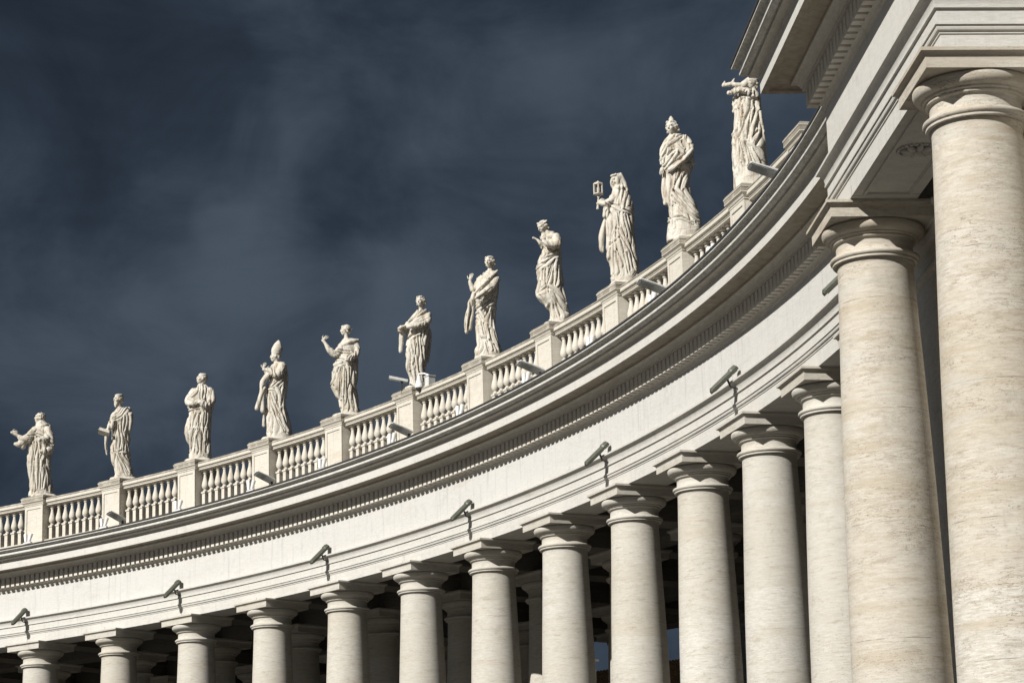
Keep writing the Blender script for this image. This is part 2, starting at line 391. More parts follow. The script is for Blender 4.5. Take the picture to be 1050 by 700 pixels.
for i, (o, z) in enumerate(cprof):
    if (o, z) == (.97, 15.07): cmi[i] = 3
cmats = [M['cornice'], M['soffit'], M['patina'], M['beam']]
arch = arc_sweep('architrave', ARCH, RF, T0, T1, NS, M['beam'], col)
arc_sweep('frieze', FRZ, RF, T0, T1, NS, M['wall'], col)
cor = arc_sweep('cornice', cprof, RF, T0, T1, NS, cmats, col, cmi)
arc_sweep('flashing', [(1.28, 15.746), (1.43, 15.738), (1.435, 15.752), (1.43, 15.79), (1.28, 15.795)], RF, T0, T1, NS, M['lead'], cor)
def dentil_band_arc():
    b = MB(); per = DP/16; nD = int((T1-T0)/per)
    for i in range(nD):
        a = T0+(i+.5)*per; h = per*.31
        c0 = [((RF-o)*math.cos(a+s*h), (RF-o)*math.sin(a+s*h)) for s in (-1, 1) for o in (.09, .29)]
        vs = [(x, y, z+G) for z in (14.53, 14.88) for x, y in c0]
        b.add(vs, [(0, 1, 3, 2), (4, 6, 7, 5), (0, 4, 5, 1), (2, 3, 7, 6), (1, 5, 7, 3)])
    return b
b = dentil_band_arc(); me = b.mesh('dentil_band'); fixn(me); objm('dentil_band', me, M['cornice'], cor)
# rows of columns standing one behind another, the beams they carry, the ceiling and the roof
ROWS = [(R, -5, 13), (73.9, -5, 14), (81.0, -5, 14), (86.0, -5, 14)]
for Rr, k0, k1 in ROWS:
    for k in range(k0, k1+1):
        t = ang(k); place_column(col, Rr*math.cos(t), Rr*math.sin(t), t)
for Rr in (73.9, 81.0, 86.0):
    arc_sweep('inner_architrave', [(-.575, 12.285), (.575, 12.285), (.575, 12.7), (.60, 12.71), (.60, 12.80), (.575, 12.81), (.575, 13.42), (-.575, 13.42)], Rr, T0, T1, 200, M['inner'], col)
for k in range(-5, 15):
    t = ang(k); mx = Matrix.Rotation(t, 4, 'Z'); b = MB()
    for r0, r1 in ((R+.575, 73.9-.575), (73.9+.575, 81.0-.575), (81.0+.575, 86.0-.575)):
        b.box(r0+.002, r1-.002, -.55, .55, 12.288+G, 13.42+G, mx); b.box(r0+.004, r1-.004, -.59, .59, 12.70+G, 12.80+G, mx)
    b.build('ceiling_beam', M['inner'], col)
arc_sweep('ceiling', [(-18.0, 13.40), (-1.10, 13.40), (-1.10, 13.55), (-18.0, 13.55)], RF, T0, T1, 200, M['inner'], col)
arc_sweep('roof', [(-19.2, 15.60), (-1.1, 15.60), (-1.1, 15.83), (-9, 16.6), (-19.2, 15.83)], RF, T0, T1, 200, M['tiles'], col)
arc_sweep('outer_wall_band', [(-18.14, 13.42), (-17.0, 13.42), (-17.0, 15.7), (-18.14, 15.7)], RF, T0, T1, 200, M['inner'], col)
arc_sweep('steps', [(-18.5, -1.7+.0), (2.2, -1.7+.0), (2.2, -1.70+.14), (1.8, -1.56), (1.8, -1.42-.2+.0), (-18.5, -1.62)], RF, T0, T1, 200, M['ground'], col)
wl = arc_sweep('unseen_blocker_wall', [(-.5, -1.7), (.5, -1.7), (.5, 8.6), (.62, 8.65), (.62, 8.85), (-.62, 8.85), (-.62, 8.65), (-.5, 8.6)], 97.0, T0-.1, T1, 160, M['render'])  # added out of view, keeps low sky and bounce light off the interior
tag(wl, 'high ochre wall added unseen behind the colonnade to block light', 'wall')

# ------------------------------------------------------------------ the straight end pavilion on the right
PM, PR, PL = (65.6014, -15.4075), -.1175, 3.564
pav = empty('pavilion', 'near end pavilion of the colonnade, projecting on two big weathered travertine columns', 'pavilion', (PM[0], PM[1], 0), PR)
def path_sweep(name, prof, m, parent, mi=None, u1=19., u0=2.2, smooth=.5):
    vs = []; fs = []; mis = []; P = len(prof)
    L = PL+.575
    def ring(pt):
        for o, z in prof: vs.append((pt(o)[0], pt(o)[1], z+G))
    st = [lambda o: (u0, L+o)] + [lambda o, f=f: (-.575-o + f*0, (L+o)) for f in (0,)] + [lambda o: (-.575-o, -(L+o))] + [lambda o: (u1, -(L+o))]
    for f in st: ring(f)
    for i in range(3):
        for j in range(P):
            k = (j+1) % P; fs.append((i*P+j, (i+1)*P+j, (i+1)*P+k, i*P+k)); mis.append(mi[j] if mi else 0)
    fs += [tuple(range(P)), tuple(range(3*P+P-1, 3*P-1, -1))]; mis += [0, 0]
    me = bpy.data.meshes.new(name); me.from_pydata(vs, [], fs); me.update(); me.polygons.foreach_set('material_index', mis); fixn(me)
    return objm(name, me, m, parent, smooth)
path_sweep('architrave', ARCH, M['beam'], pav); path_sweep('frieze', FRZ, M['beam'], pav)
pcor = path_sweep('cornice', cprof, cmats, pav, cmi)
path_sweep('flashing', [(1.28, 15.746), (1.43, 15.738), (1.435, 15.752), (1.43, 15.79), (1.28, 15.795)], M['lead'], pcor)
b = MB(); L = PL+.575; per = .28
nf = int(2*(L+.29)/per); p2 = 2*(L+.29)/nf
for i in range(nf):
    v0 = -(L+.29)+i*p2 + (.0 if i else 0); b.box(-.575-.29, -.575-.09, v0+.05, v0+.05+.175, 14.53+G, 14.88+G)
for i in range(8):
    u = -.575-.29+.33+i*per; b.box(u, u+.175, L+.09, L+.29, 14.53+G, 14.88+G); b.box(u, u+.175, -L-.29, -L-.09, 14.53+G, 14.88+G)
for i in range(8, 66): u = -.575-.29+.33+i*per; b.box(u, u+.175, -L-.29, -L-.09, 14.53+G, 14.88+G)
b.build('dentil_band', M['cornice'], pcor)
for v in (PL, -PL):
    place_column(pav, 0, v, 0, True)
    for u in (6.9, 13.5, 18.2): place_column(pav, u, v, 0, False)
def pier():
    b = MB()
    W, D = .74, .86
    def ringp(e, z): return [(-D-e, -W-e, z+G), (D+e, -W-e, z+G), (D+e, W+e, z+G), (-D-e, W+e, z+G)]
    pr = [(0, -1.62), (0, 11.36), (.05, 11.38), (.08, 11.40), (.10, 11.45), (.08, 11.50), (.03, 11.52), (.0, 11.54), (.0, 11.70), (.04, 11.73), (.04, 11.77), (.08, 11.79),
          (.15, 11.84), (.20, 11.92), (.21, 11.98), (.24, 12.0), (.24, 12.15), (.28, 12.2), (.31, 12.24), (.31, 12.283)]
    vs = [];  fs = []
    for e, z in pr:
        q = ringp(e, z); vs += [(x, y + (1.1 if y > 0 else 0), zz) for x, y, zz in q]
    for j in range(len(pr)-1):
        for i in range(4): k = (i+1) % 4; fs.append((4*j+i, 4*j+k, 4*j+4+k, 4*j+4+i))
    fs += [(3, 2, 1, 0), tuple(range(4*len(pr)-4, 4*len(pr)))]
    b.add(vs, fs); return b
me_p = pier().mesh('pier')
for i, v in enumerate((PL, -PL)):
    if i == 0: me_p.materials.append(M['cornice'])
    o = bpy.data.objects.new('pier', me_p); C.objects.link(o); o.parent = pav; o.location = (1.97, v, 0); o.scale = (1, 1 if v > 0 else -1, 1)
# ceiling with sunk panels and rosettes
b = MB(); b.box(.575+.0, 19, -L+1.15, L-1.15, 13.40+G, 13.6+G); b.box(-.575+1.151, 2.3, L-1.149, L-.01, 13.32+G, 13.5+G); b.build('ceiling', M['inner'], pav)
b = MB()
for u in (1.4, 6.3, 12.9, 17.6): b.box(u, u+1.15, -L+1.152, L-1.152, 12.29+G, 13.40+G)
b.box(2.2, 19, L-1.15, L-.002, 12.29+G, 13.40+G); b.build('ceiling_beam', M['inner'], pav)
def frame_box(b, u0, u1, v0, v1, z, wd, h, n=3):
    for i in range(n):
        d = i*wd*.8; e = i*h/n
        for (a0, a1, c0, c1) in ((u0+d, u1-d, v0+d, v0+d+wd), (u0+d, u1-d, v1-d-wd, v1-d), (u0+d, u0+d+wd, v0+d+wd, v1-d-wd), (u1-d-wd, u1-d, v0+d+wd, v1-d-wd)):
            b.box(a0, a1, c0, c1, z-h+e, z+.01)
b = MB()
frame_box(b, -.41, .41, -2.3, 2.3, 12.285+G, .035, .035, 2)
pn = b.build('soffit_panel', M['beam'], pav)
b = MB(); z = 12.285+G
def rosette(b, u, v, z, r):
    for k in range(8):
        a = k*PI/4; mx = Matrix.Rotation(a, 3, 'Z')
        b.ell((u+math.cos(a)*r*.58, v+math.sin(a)*r*.58, z-.03), (r*.42, r*.2, .055), mx, 10)
    b.ell((u, v, z-.05), (r*.24, r*.24, .07), None, 12)
    for i in range(24):
        a = 2*PI*i/24; b.ell((u+math.cos(a)*r*1.08, v+math.sin(a)*r*1.08, z-.015), (.035, .035, .03), None, 6)
rosette(b, 0, 0, z, .29); b.build('rosette', M['beam'], pn, 1.0)
b = MB(); b.box(-1.15+1.2, 19, -L+.05, L-.05, 15.6+G, 15.9+G); b.build('roof', M['patina'], pav)

# ------------------------------------------------------------------ balustrade: pedestals and sections
PN = {1: ('friar with outstretched arm', 'first'), 2: ('bearded man with open book', ''), 3: ('man with folded hands', ''), 4: ('mitred bishop', ''), 5: ('woman pointing left', ''),
      6: ('woman cradling a bundle', ''), 7: ('woman with raised open hand', ''), 8: ('figure bowing its head', ''), 9: ('veiled nun with lantern', ''), 10: ('woman wrapped in a wide cloak', ''), 11: ('headless-looking figure by the cornice', '')}
RB = 68.86
def pedestal_mesh():
    """local: -x towards the square, z from the deck"""
    b = MB(); hw = .51; d0, d1 = 68.55-RB, 68.55-RB+1.02; z0 = 15.74
    b.box(d0-.06, d1+.06, -hw-.06, hw+.06, z0, 16.06)
    b.box(d0-.03, d1+.03, -hw-.03, hw+.03, 16.06, 16.12)
    b.box(d0, d1, -hw, hw, 16.12, 17.64)
    return b
def panel_frame(b, x, hw, z0, z1, axis):
    t = .035; e = .028; f = .11
    def bb(a0, a1, c0, c1):
        if axis == 'x': b.box(x-e, x+.01, a0, a1, c0, c1)
        else: b.box(a0, a1, x-e if x < 0 else x-.01, x+.01 if x < 0 else x+e, c0, c1)
    bb(-hw, hw, z1-f, z1); bb(-hw, hw, z0, z0+f); bb(-hw, -hw+f, z0+f, z1-f); bb(hw-f, hw, z0+f, z1-f)
def cap_mesh():
    b = MB(); hw = .51; d0, d1 = 68.55-RB, 68.55-RB+1.02
    c = (d0+d1)/2
    pr = [(.0, 17.63), (.03, 17.64), (.03, 17.68), (.05, 17.69), (.07, 17.735), (.11, 17.77), (.125, 17.78), (.125, 17.90), (.14, 17.91), (.14, 17.945), (.10, 18.0)]
    vs = []; fs = []
    for e, z in pr: h = hw+e; vs += [(c-h, -h, z), (c+h, -h, z), (c+h, h, z), (c-h, h, z)]
    for j in range(len(pr)-1):
        for i in range(4): k = (i+1) % 4; fs.append((4*j+i, 4*j+k, 4*j+4+k, 4*j+4+i))
    fs += [(3, 2, 1, 0), tuple(range(4*len(pr)-4, 4*len(pr)))]
    b.add(vs, fs); return b
b = pedestal_mesh(); x0 = 68.55-RB
panel_frame(b, x0, .51, 16.13, 17.62, 'x')
bs = MB(); bs.v = list(b.v); bs.f = list(b.f); bs.mi = list(b.mi)
me_ped = bs.mesh('die'); me_ped.materials.append(M['rail'])
me_capp = cap_mesh().mesh('cap'); me_capp.materials.append(M['rail'])
PLAB = {12: 'stone pedestal with no statue in sight, wedged against the near cornice'}
for k in range(1, 13):
    t = ang(k)
    lab = PLAB[12] if k == 12 else 'panelled stone pedestal carrying the ' + PN[k][0]
    p = empty('pedestal', lab, 'pedestal', (RB*math.cos(t), RB*math.sin(t), G), t, 'pedestals of the balustrade')
    for nm, me in (('die', me_ped), ('cap', me_capp)):
        o = bpy.data.objects.new(nm, me); C.objects.link(o); o.parent = p
BAL = [(.088, 16.80), (.092, 16.82), (.092, 16.845), (.06, 16.86), (.058, 16.885), (.095, 16.92), (.122, 16.97), (.130, 17.02), (.126, 17.08), (.105, 17.17), (.080, 17.26), (.062, 17.35),
       (.055, 17.42), (.056, 17.455), (.078, 17.465), (.080, 17.49), (.060, 17.50), (.066, 17.525), (.092, 17.55)]
bb = MB(); bb.box(-.085, .085, -.085, .085, 16.24, 16.76); bb.box(-.11, .11, -.11, .11, 16.74, 16.80); bb.lathe(BAL, 16); bb.box(-.105, .105, -.105, .105, 17.55, 17.612)
me_bal = bb.mesh('baluster'); me_bal.materials.append(M['rail']); me_bal.shade_smooth(); me_bal.set_sharp_from_angle(angle=.7)
RAIL = [(-.20, 17.60), (.20, 17.60), (.20, 17.63), (.215, 17.64), (.235, 17.68), (.27, 17.70), (.285, 17.705), (.285, 17.80), (.30, 17.81), (.30, 17.84), (.27, 17.87), (-.27, 17.87), (-.285, 17.70), (-.20, 17.68)]
FOOT = [(-.25, 15.76), (.30, 15.76), (.30, 16.0), (.285, 16.02), (.255, 16.06), (.24, 16.08), (.24, 16.25), (-.22, 16.25)]
def local_arc(name, prof, dt, parent, m):
    vs = []; fs = []; P = len(prof); n = 8
    for i in range(n+1):
        a = -dt+2*dt*i/n
        for o, z in prof: vs.append(((RB-o)*math.cos(a)-RB, (RB-o)*math.sin(a), z))
    for i in range(n):
        for j in range(P): k = (j+1) % P; fs.append((i*P+j, (i+1)*P+j, (i+1)*P+k, i*P+k))
    fs += [tuple(range(P)), tuple(range(n*P+P-1, n*P-1, -1))]
    me = bpy.data.meshes.new(name); me.from_pydata(vs, [], fs); me.update(); fixn(me)
    return objm(name, me, m, parent, .5)
me_rail = me_foot = None
for k in range(0, 12):
    t = ang(k+.5)
    if k == 0: lab = 'balustrade section running out of frame at the left edge'
    elif k == 11: lab = 'balustrade section right of the figure whose head is cut off'
    elif k == 12: lab = 'last balustrade section, hidden behind the near pavilion cornice'
    else: lab = 'balustrade section between %s and %s' % (PN[k][0], PN[k+1][0])
    p = empty('balustrade_section', lab, 'balustrade', (RB*math.cos(t), RB*math.sin(t), G), t, 'balustrade sections between the pedestals')
    h = DP/2 - .512/RB
    if me_rail is None:
        r_ = local_arc('rail', RAIL, h, p, M['rail']); f_ = local_arc('footing', FOOT, h, p, M['rail']); me_rail, me_foot = r_.data, f_.data
    else:
        for nm, me in (('rail', me_rail), ('footing', me_foot)):
            o = bpy.data.objects.new(nm, me); C.objects.link(o); o.parent = p
    for i in range(9):
        a = (-1+(2*i+1)/9)*h; o = bpy.data.objects.new('baluster', me_bal); C.objects.link(o); o.parent = p
        o.location = (RB*math.cos(a)-RB, RB*math.sin(a), 0); o.rotation_euler = (0, 0, a)
STAT = {
 1: {'rings': [(2.896, 0.191, 0.248), (2.728, 0.172, 0.35), (2.476, 0.186, 0.438), (2.28, 0.212, 0.484), (2.056, 0.229, 0.473), (1.777, 0.24, 0.478), (1.498, 0.254, 0.475), (1.22, 0.251, 0.456), (0.943, 0.222, 0.447), (0.665, 0.185, 0.453), (0.389, 0.153, 0.468), (0.2, 0.149, 0.479)], 'tubes': [[(0.45, 0.107, 2.641, 0.183), (0.66, 0.215, 2.359, 0.193), (0.9, 0.268, 2.3, 0.15), (1.091, 0.268, 2.437, 0.064), (1.324, 0.268, 2.558, 0.048)], [(0.767, 0.215, 2.329, 0.161), (1.003, 0.242, 2.104, 0.14), (1.164, 0.242, 2.102, 0.075)], [(0.793, 0.215, 2.301, 0.129), (0.894, 0.215, 1.993, 0.107)], [(-0.06, 0.215, 2.675, 0.161), (-0.165, 0.322, 2.228, 0.183), (-0.102, 0.376, 1.836, 0.183), (0.085, 0.51, 1.779, 0.14)], [(-0.092, 0.268, 2.423, 0.172), (0.039, 0.51, 2.226, 0.14), (0.174, 0.591, 2.235, 0.107), (0.227, 0.601, 2.196, 0.081)], [(0.187, 0.0, 2.924, 0.236), (0.158, 0.0, 2.851, 0.279)], [(-0.003, 0.0, 2.898, 0.129), (-0.085, 0.0, 2.815, 0.14)]], 'folds': [[(0.53, 2.053), (0.571, 0.275)], [(0.37, 2.11), (0.4, 0.276)], [(0.178, 1.61), (0.192, 0.333)], [(-0.028, 1.501), (-0.145, 0.335)], [(0.661, 2.442), (0.367, 2.49), (0.042, 2.366), (-0.242, 2.145)], [(0.145, 2.113), (0.095, 1.723), (0.16, 1.499)], [(0.453, 1.385), (0.476, 0.331)], [(0.073, 1.111), (0.086, 0.389)]], 'head': (0.251, 3.176, 0.188, 12, 8, 'tonsure'), 'hands': [((1.324, 0.268, 2.558), (-1, 0.12), 'open'), ((0.227, 0.601, 2.196), (-0.6, -0.4), 'curl')], 'ang': -3.1359},
 2: {'rings': [(2.88, 0.011, 0.2), (2.743, 0.036, 0.3), (2.498, 0.054, 0.394), (2.335, 0.078, 0.41), (2.117, 0.073, 0.375), (1.845, 0.089, 0.351), (1.574, 0.102, 0.356), (1.303, 0.112, 0.354), (1.033, 0.09, 0.361), (0.817, 0.059, 0.369), (0.602, 0.005, 0.358), (0.386, -0.05, 0.358), (0.236, -0.07, 0.366)], 'tubes': [[(0.27, 0.105, 2.578, 0.158), (0.413, 0.236, 2.197, 0.147), (0.526, 0.289, 1.979, 0.095), (0.604, 0.289, 1.951, 0.063)], [(-0.174, -0.105, 2.772, 0.158), (-0.214, -0.053, 2.5, 0.137), (-0.181, 0.0, 2.118, 0.116)], [(0.524, 0.21, 1.87, 0.074), (0.602, 0.21, 1.762, 0.074), (0.634, 0.158, 1.409, 0.053), (0.608, 0.131, 1.031, 0.037)], [(-0.256, 0.158, 2.554, 0.126), (-0.259, 0.158, 2.173, 0.105), (-0.2, 0.105, 1.793, 0.063)]], 'folds': [[(0.026, 1.846), (-0.039, 1.142)], [(0.276, 2.116), (0.327, 1.14)], [(0.332, 1.13), (0.149, 1.076), (-0.05, 1.109)], [(-0.159, 1.738), (-0.259, 1.143), (-0.408, 0.387)], [(0.175, 1.06), (-0.012, 0.71), (-0.225, 0.36)], [(0.451, 2.332), (0.409, 1.898), (0.329, 1.303)], [(0.477, 2.289), (0.242, 2.388), (0.059, 2.509), (-0.085, 2.744)], [(-0.057, 2.444), (-0.025, 1.955)], [(0.305, 1.032), (0.245, 0.332)], [(0.07, 1.033), (-0.276, 0.495)], [(0.16, 2.117), (0.124, 1.249)]], 'head': (0.183, 3.184, 0.179, 28, 0, 'beard'), 'hands': [((0.604, 0.289, 1.962), (-1, 0), 'curl')], 'book': ((0.707, 0.289, 1.853), (0.41, 0.158, 0.047), -20), 'ang': 3.1163},
 3: {'rings': [(2.89, -0.15, 0.184), (2.747, -0.13, 0.348), (2.562, -0.08, 0.46), (2.351, -0.047, 0.498), (2.14, -0.061, 0.48), (1.982, -0.086, 0.434), (1.824, -0.069, 0.421), (1.666, -0.016, 0.433), (1.403, 0.024, 0.463), (1.141, 0.043, 0.483), (0.931, 0.012, 0.453), (0.722, -0.039, 0.412), (0.513, -0.06, 0.391), (0.304, -0.061, 0.406)], 'tubes': [[(0.176, 0.0, 2.667, 0.163), (0.354, 0.102, 2.324, 0.163), (0.251, 0.306, 2.166, 0.122), (0.047, 0.383, 2.203, 0.082)], [(-0.411, 0.102, 2.668, 0.163), (-0.463, 0.255, 2.272, 0.153), (-0.234, 0.434, 2.087, 0.122), (-0.055, 0.469, 2.192, 0.082)], [(-0.053, 0.051, 2.879, 0.112), (-0.232, 0.0, 2.826, 0.133)]], 'folds': [[(-0.002, 2.879), (0.074, 2.615), (0.227, 2.445)], [(0.316, 1.955), (-0.03, 1.955), (-0.143, 1.824), (-0.043, 1.088)], [(-0.092, 1.824), (-0.086, 0.46)], [(0.351, 1.771), (0.466, 1.141), (0.311, 0.566)], [(-0.295, 2.034), (-0.197, 0.826)], [(0.11, 1.141), (0.239, 0.409)], [(-0.377, 2.087), (-0.34, 0.408)], [(-0.14, 2.879), (-0.141, 2.403)], [(-0.258, 2.773), (-0.336, 2.298)], [(0.173, 1.824), (0.324, 1.246)], [(0.043, 0.931), (0.056, 0.408)], [(0.276, 2.034), (0.021, 1.876)]], 'head': (-0.108, 3.16, 0.179, 22, 10, 'short'), 'hands': [((0.032, 0.408, 2.213), (0.8, -0.1), 'curl'), ((-0.055, 0.469, 2.192), (-0.9, 0.1), 'curl')], 'ang': 3.0856},
 4: {'rings': [(2.931, -0.228, 0.171), (2.78, -0.235, 0.252), (2.566, -0.226, 0.285), (2.351, -0.217, 0.319), (2.138, -0.177, 0.342), (1.924, -0.132, 0.36), (1.711, -0.103, 0.362), (1.444, -0.097, 0.347), (1.178, -0.119, 0.359), (0.965, -0.144, 0.385), (0.752, -0.174, 0.405), (0.54, -0.196, 0.418), (0.317, -0.221, 0.444)], 'tubes': [[(-0.33, 0.156, 2.699, 0.166), (-0.158, 0.311, 2.379, 0.145), (0.086, 0.311, 2.487, 0.104), (0.215, 0.311, 2.568, 0.067)], [(-0.045, -0.052, 2.728, 0.135), (0.112, 0.052, 2.407, 0.114), (0.267, 0.156, 2.568, 0.073), (0.329, 0.181, 2.612, 0.062)], [(0.138, 0.259, 2.418, 0.104), (0.346, 0.259, 2.141, 0.104), (0.399, 0.259, 1.714, 0.093), (0.571, 0.233, 1.183, 0.073)], [(0.321, 0.233, 1.82, 0.093), (0.374, 0.207, 1.447, 0.104), (0.385, 0.207, 1.102, 0.093)], [(0.271, 0.104, 1.181, 0.052), (0.324, 0.104, 0.862, 0.041), (0.351, 0.104, 0.587, 0.057)]], 'folds': [[(-0.002, 2.246), (0.259, 1.9)], [(0.243, 1.9), (-0.041, 1.871), (-0.206, 1.683), (-0.22, 1.23)], [(0.207, 1.793), (0.191, 0.437)], [(0.083, 1.712), (-0.141, 0.965), (-0.489, 0.379)], [(-0.049, 1.285), (-0.346, 0.645)], [(-0.501, 2.457), (-0.465, 1.708), (-0.375, 1.176), (-0.593, 0.431)], [(-0.302, 2.244), (0.01, 2.005)], [(0.091, 0.967), (0.016, 0.436)], [(0.169, 0.861), (0.119, 0.384)], [(-0.27, 0.858), (-0.448, 0.406)], [(-0.045, 2.674), (-0.095, 2.245)], [(-0.352, 1.816), (-0.298, 1.283)]], 'head': (-0.088, 3.103, 0.171, 5, 0, 'mitre'), 'hands': [((0.236, 0.311, 2.568), (-1, 0.1), 'curl'), ((0.344, 0.181, 2.622), (-0.3, 1), 'open')], 'ang': 3.055},
 5: {'rings': [(2.802, -0.091, 0.168), (2.689, -0.107, 0.285), (2.534, -0.085, 0.32), (2.328, -0.07, 0.332), (2.122, -0.021, 0.364), (1.916, 0.009, 0.406), (1.711, 0.036, 0.431), (1.506, 0.054, 0.446), (1.25, 0.089, 0.453), (1.096, 0.095, 0.438), (0.891, 0.031, 0.38), (0.685, -0.034, 0.348), (0.48, -0.091, 0.323), (0.246, -0.118, 0.333)], 'tubes': [[(0.12, 0.1, 2.536, 0.14), (0.323, 0.2, 2.219, 0.14), (0.532, 0.249, 2.309, 0.11), (0.709, 0.249, 2.585, 0.055), (0.797, 0.249, 2.689, 0.04)], [(-0.331, 0.1, 2.634, 0.11), (-0.367, 0.2, 2.272, 0.12), (-0.174, 0.424, 2.017, 0.11), (-0.024, 0.474, 1.967, 0.07)], [(0.18, 0.15, 2.511, 0.07), (-0.131, 0.249, 2.626, 0.08), (-0.392, 0.15, 2.695, 0.07)]], 'folds': [[(0.364, 2.075), (0.126, 1.969), (-0.073, 1.926), (-0.175, 2.069)], [(0.416, 1.86), (0.127, 1.866), (-0.122, 1.822)], [(0.468, 1.665), (0.168, 1.805)], [(0.524, 1.076), (0.388, 0.742), (0.202, 0.434)], [(0.258, 1.765), (0.523, 1.153)], [(0.119, 1.661), (0.165, 0.688)], [(-0.022, 1.813), (0.019, 0.431)], [(-0.184, 2.017), (-0.189, 1.144), (-0.311, 0.989)], [(-0.326, 2.221), (-0.337, 1.091)], [(-0.113, 1.094), (-0.055, 0.328)], [(-0.27, 0.887), (-0.353, 0.375)], [(0.247, 2.331), (-0.127, 2.275)], [(0.33, 1.509), (0.384, 1.1)], [(0.09, 0.687), (0.115, 0.279)]], 'head': (0.014, 3.078, 0.155, 2, 0, 'bun'), 'hands': [((0.797, 0.249, 2.689), (-0.75, 0.6), 'open'), ((-0.024, 0.474, 1.967), (-1, 0), 'curl')], 'ang': 3.0246},
 6: {'rings': [(2.767, -0.15, 0.139), (2.644, -0.13, 0.228), (2.471, -0.091, 0.287), (2.274, -0.04, 0.335), (2.077, 0.007, 0.387), (1.928, 0.003, 0.394), (1.731, -0.008, 0.37), (1.534, 0.022, 0.382), (1.289, 0.06, 0.367), (1.043, 0.076, 0.355), (0.847, 0.087, 0.338), (0.65, 0.074, 0.298), (0.454, 0.034, 0.255), (0.307, 0.037, 0.269)], 'tubes': [[(0.052, 0.0, 2.523, 0.134), (0.345, 0.096, 2.182, 0.124), (0.467, 0.144, 2.036, 0.086)], [(-0.332, 0.096, 2.541, 0.124), (-0.303, 0.287, 2.269, 0.115), (0.035, 0.431, 2.127, 0.096), (0.323, 0.431, 2.083, 0.067)], [(-0.361, -0.096, 2.07, 0.067), (-0.382, -0.096, 1.674, 0.057), (-0.293, -0.096, 1.036, 0.038)], [(0.5, 0.144, 2.037, 0.096), (0.553, 0.12, 1.742, 0.077), (0.569, 0.096, 1.348, 0.057)], [(-0.329, 0.287, 2.392, 0.038), (-0.088, 0.431, 2.273, 0.043), (0.178, 0.478, 2.154, 0.043)]], 'folds': [[(-0.024, 2.72), (0.246, 2.368)], [(-0.288, 2.715), (0.102, 2.366)], [(-0.081, 1.927), (0.248, 1.726), (0.37, 0.754)], [(-0.13, 1.975), (-0.259, 0.742)], [(0.017, 1.781), (-0.057, 0.648)], [(0.115, 1.142), (0.043, 0.356)], [(0.187, 1.636), (0.171, 1.192)], [(0.31, 1.441), (0.274, 0.752)], [(-0.202, 1.974), (-0.175, 1.333)], [(0.227, 0.752), (0.162, 0.358)], [(0.046, 1.534), (0.176, 0.947)]], 'head': (-0.102, 3.027, 0.158, 62, 0, 'wavy'), 'hands': [((0.346, 0.44, 2.093), (-1, -0.2), 'curl')], 'book': ((0.5, 0.263, 2.062), (0.287, 0.163, 0.077), 40), 'ang': 2.9944},
 7: {'rings': [(2.928, -0.114, 0.135), (2.789, -0.068, 0.258), (2.608, -0.018, 0.338), (2.401, 0.012, 0.363), (2.194, 0.04, 0.36), (1.988, 0.075, 0.35), (1.781, 0.08, 0.33), (1.574, 0.091, 0.304), (1.316, 0.097, 0.304), (1.059, 0.099, 0.319), (0.801, 0.07, 0.334), (0.543, 0.037, 0.373), (0.313, 0.048, 0.428)], 'tubes': [[(0.219, 0.0, 2.666, 0.12), (0.438, 0.05, 2.308, 0.1), (0.515, 0.075, 2.414, 0.07), (0.562, 0.1, 2.572, 0.055)], [(-0.272, 0.1, 2.627, 0.13), (-0.123, 0.325, 2.319, 0.13), (0.208, 0.45, 2.069, 0.09), (0.362, 0.45, 1.918, 0.065)], [(0.441, 0.1, 2.153, 0.08), (0.601, 0.125, 1.743, 0.07), (0.712, 0.1, 1.281, 0.065), (0.7, 0.075, 0.921, 0.045)], [(0.498, 0.075, 1.895, 0.07), (0.537, 0.05, 1.483, 0.065), (0.567, 0.025, 1.071, 0.05)], [(0.546, 0.025, 1.949, 0.06), (0.62, 0.025, 1.589, 0.07), (0.647, 0.025, 1.074, 0.06)], [(-0.298, 0.2, 2.86, 0.045), (0.073, 0.36, 2.48, 0.045), (0.432, 0.275, 2.127, 0.04)]], 'folds': [[(-0.115, 1.982), (0.342, 1.726)], [(0.336, 1.571), (0.092, 1.729), (-0.111, 1.853)], [(0.105, 1.203), (0.286, 1.569)], [(-0.179, 1.567), (-0.188, 0.948), (-0.348, 0.43)], [(0.358, 1.066), (0.324, 0.397)], [(0.146, 1.163), (-0.023, 0.336)], [(0.256, 0.754), (-0.127, 0.539)], [(0.59, 1.794), (0.657, 1.074)], [(0.018, 1.676), (0.103, 1.265)], [(-0.063, 0.951), (-0.183, 0.383)], [(0.215, 2.822), (-0.007, 2.66)]], 'head': (-0.07, 3.19, 0.165, 58, -2, 'wavy'), 'hands': [((0.561, 0.1, 2.597), (-0.3, 1), 'open'), ((0.377, 0.45, 1.903), (-0.7, -0.7), 'curl')], 'ang': 2.9646},
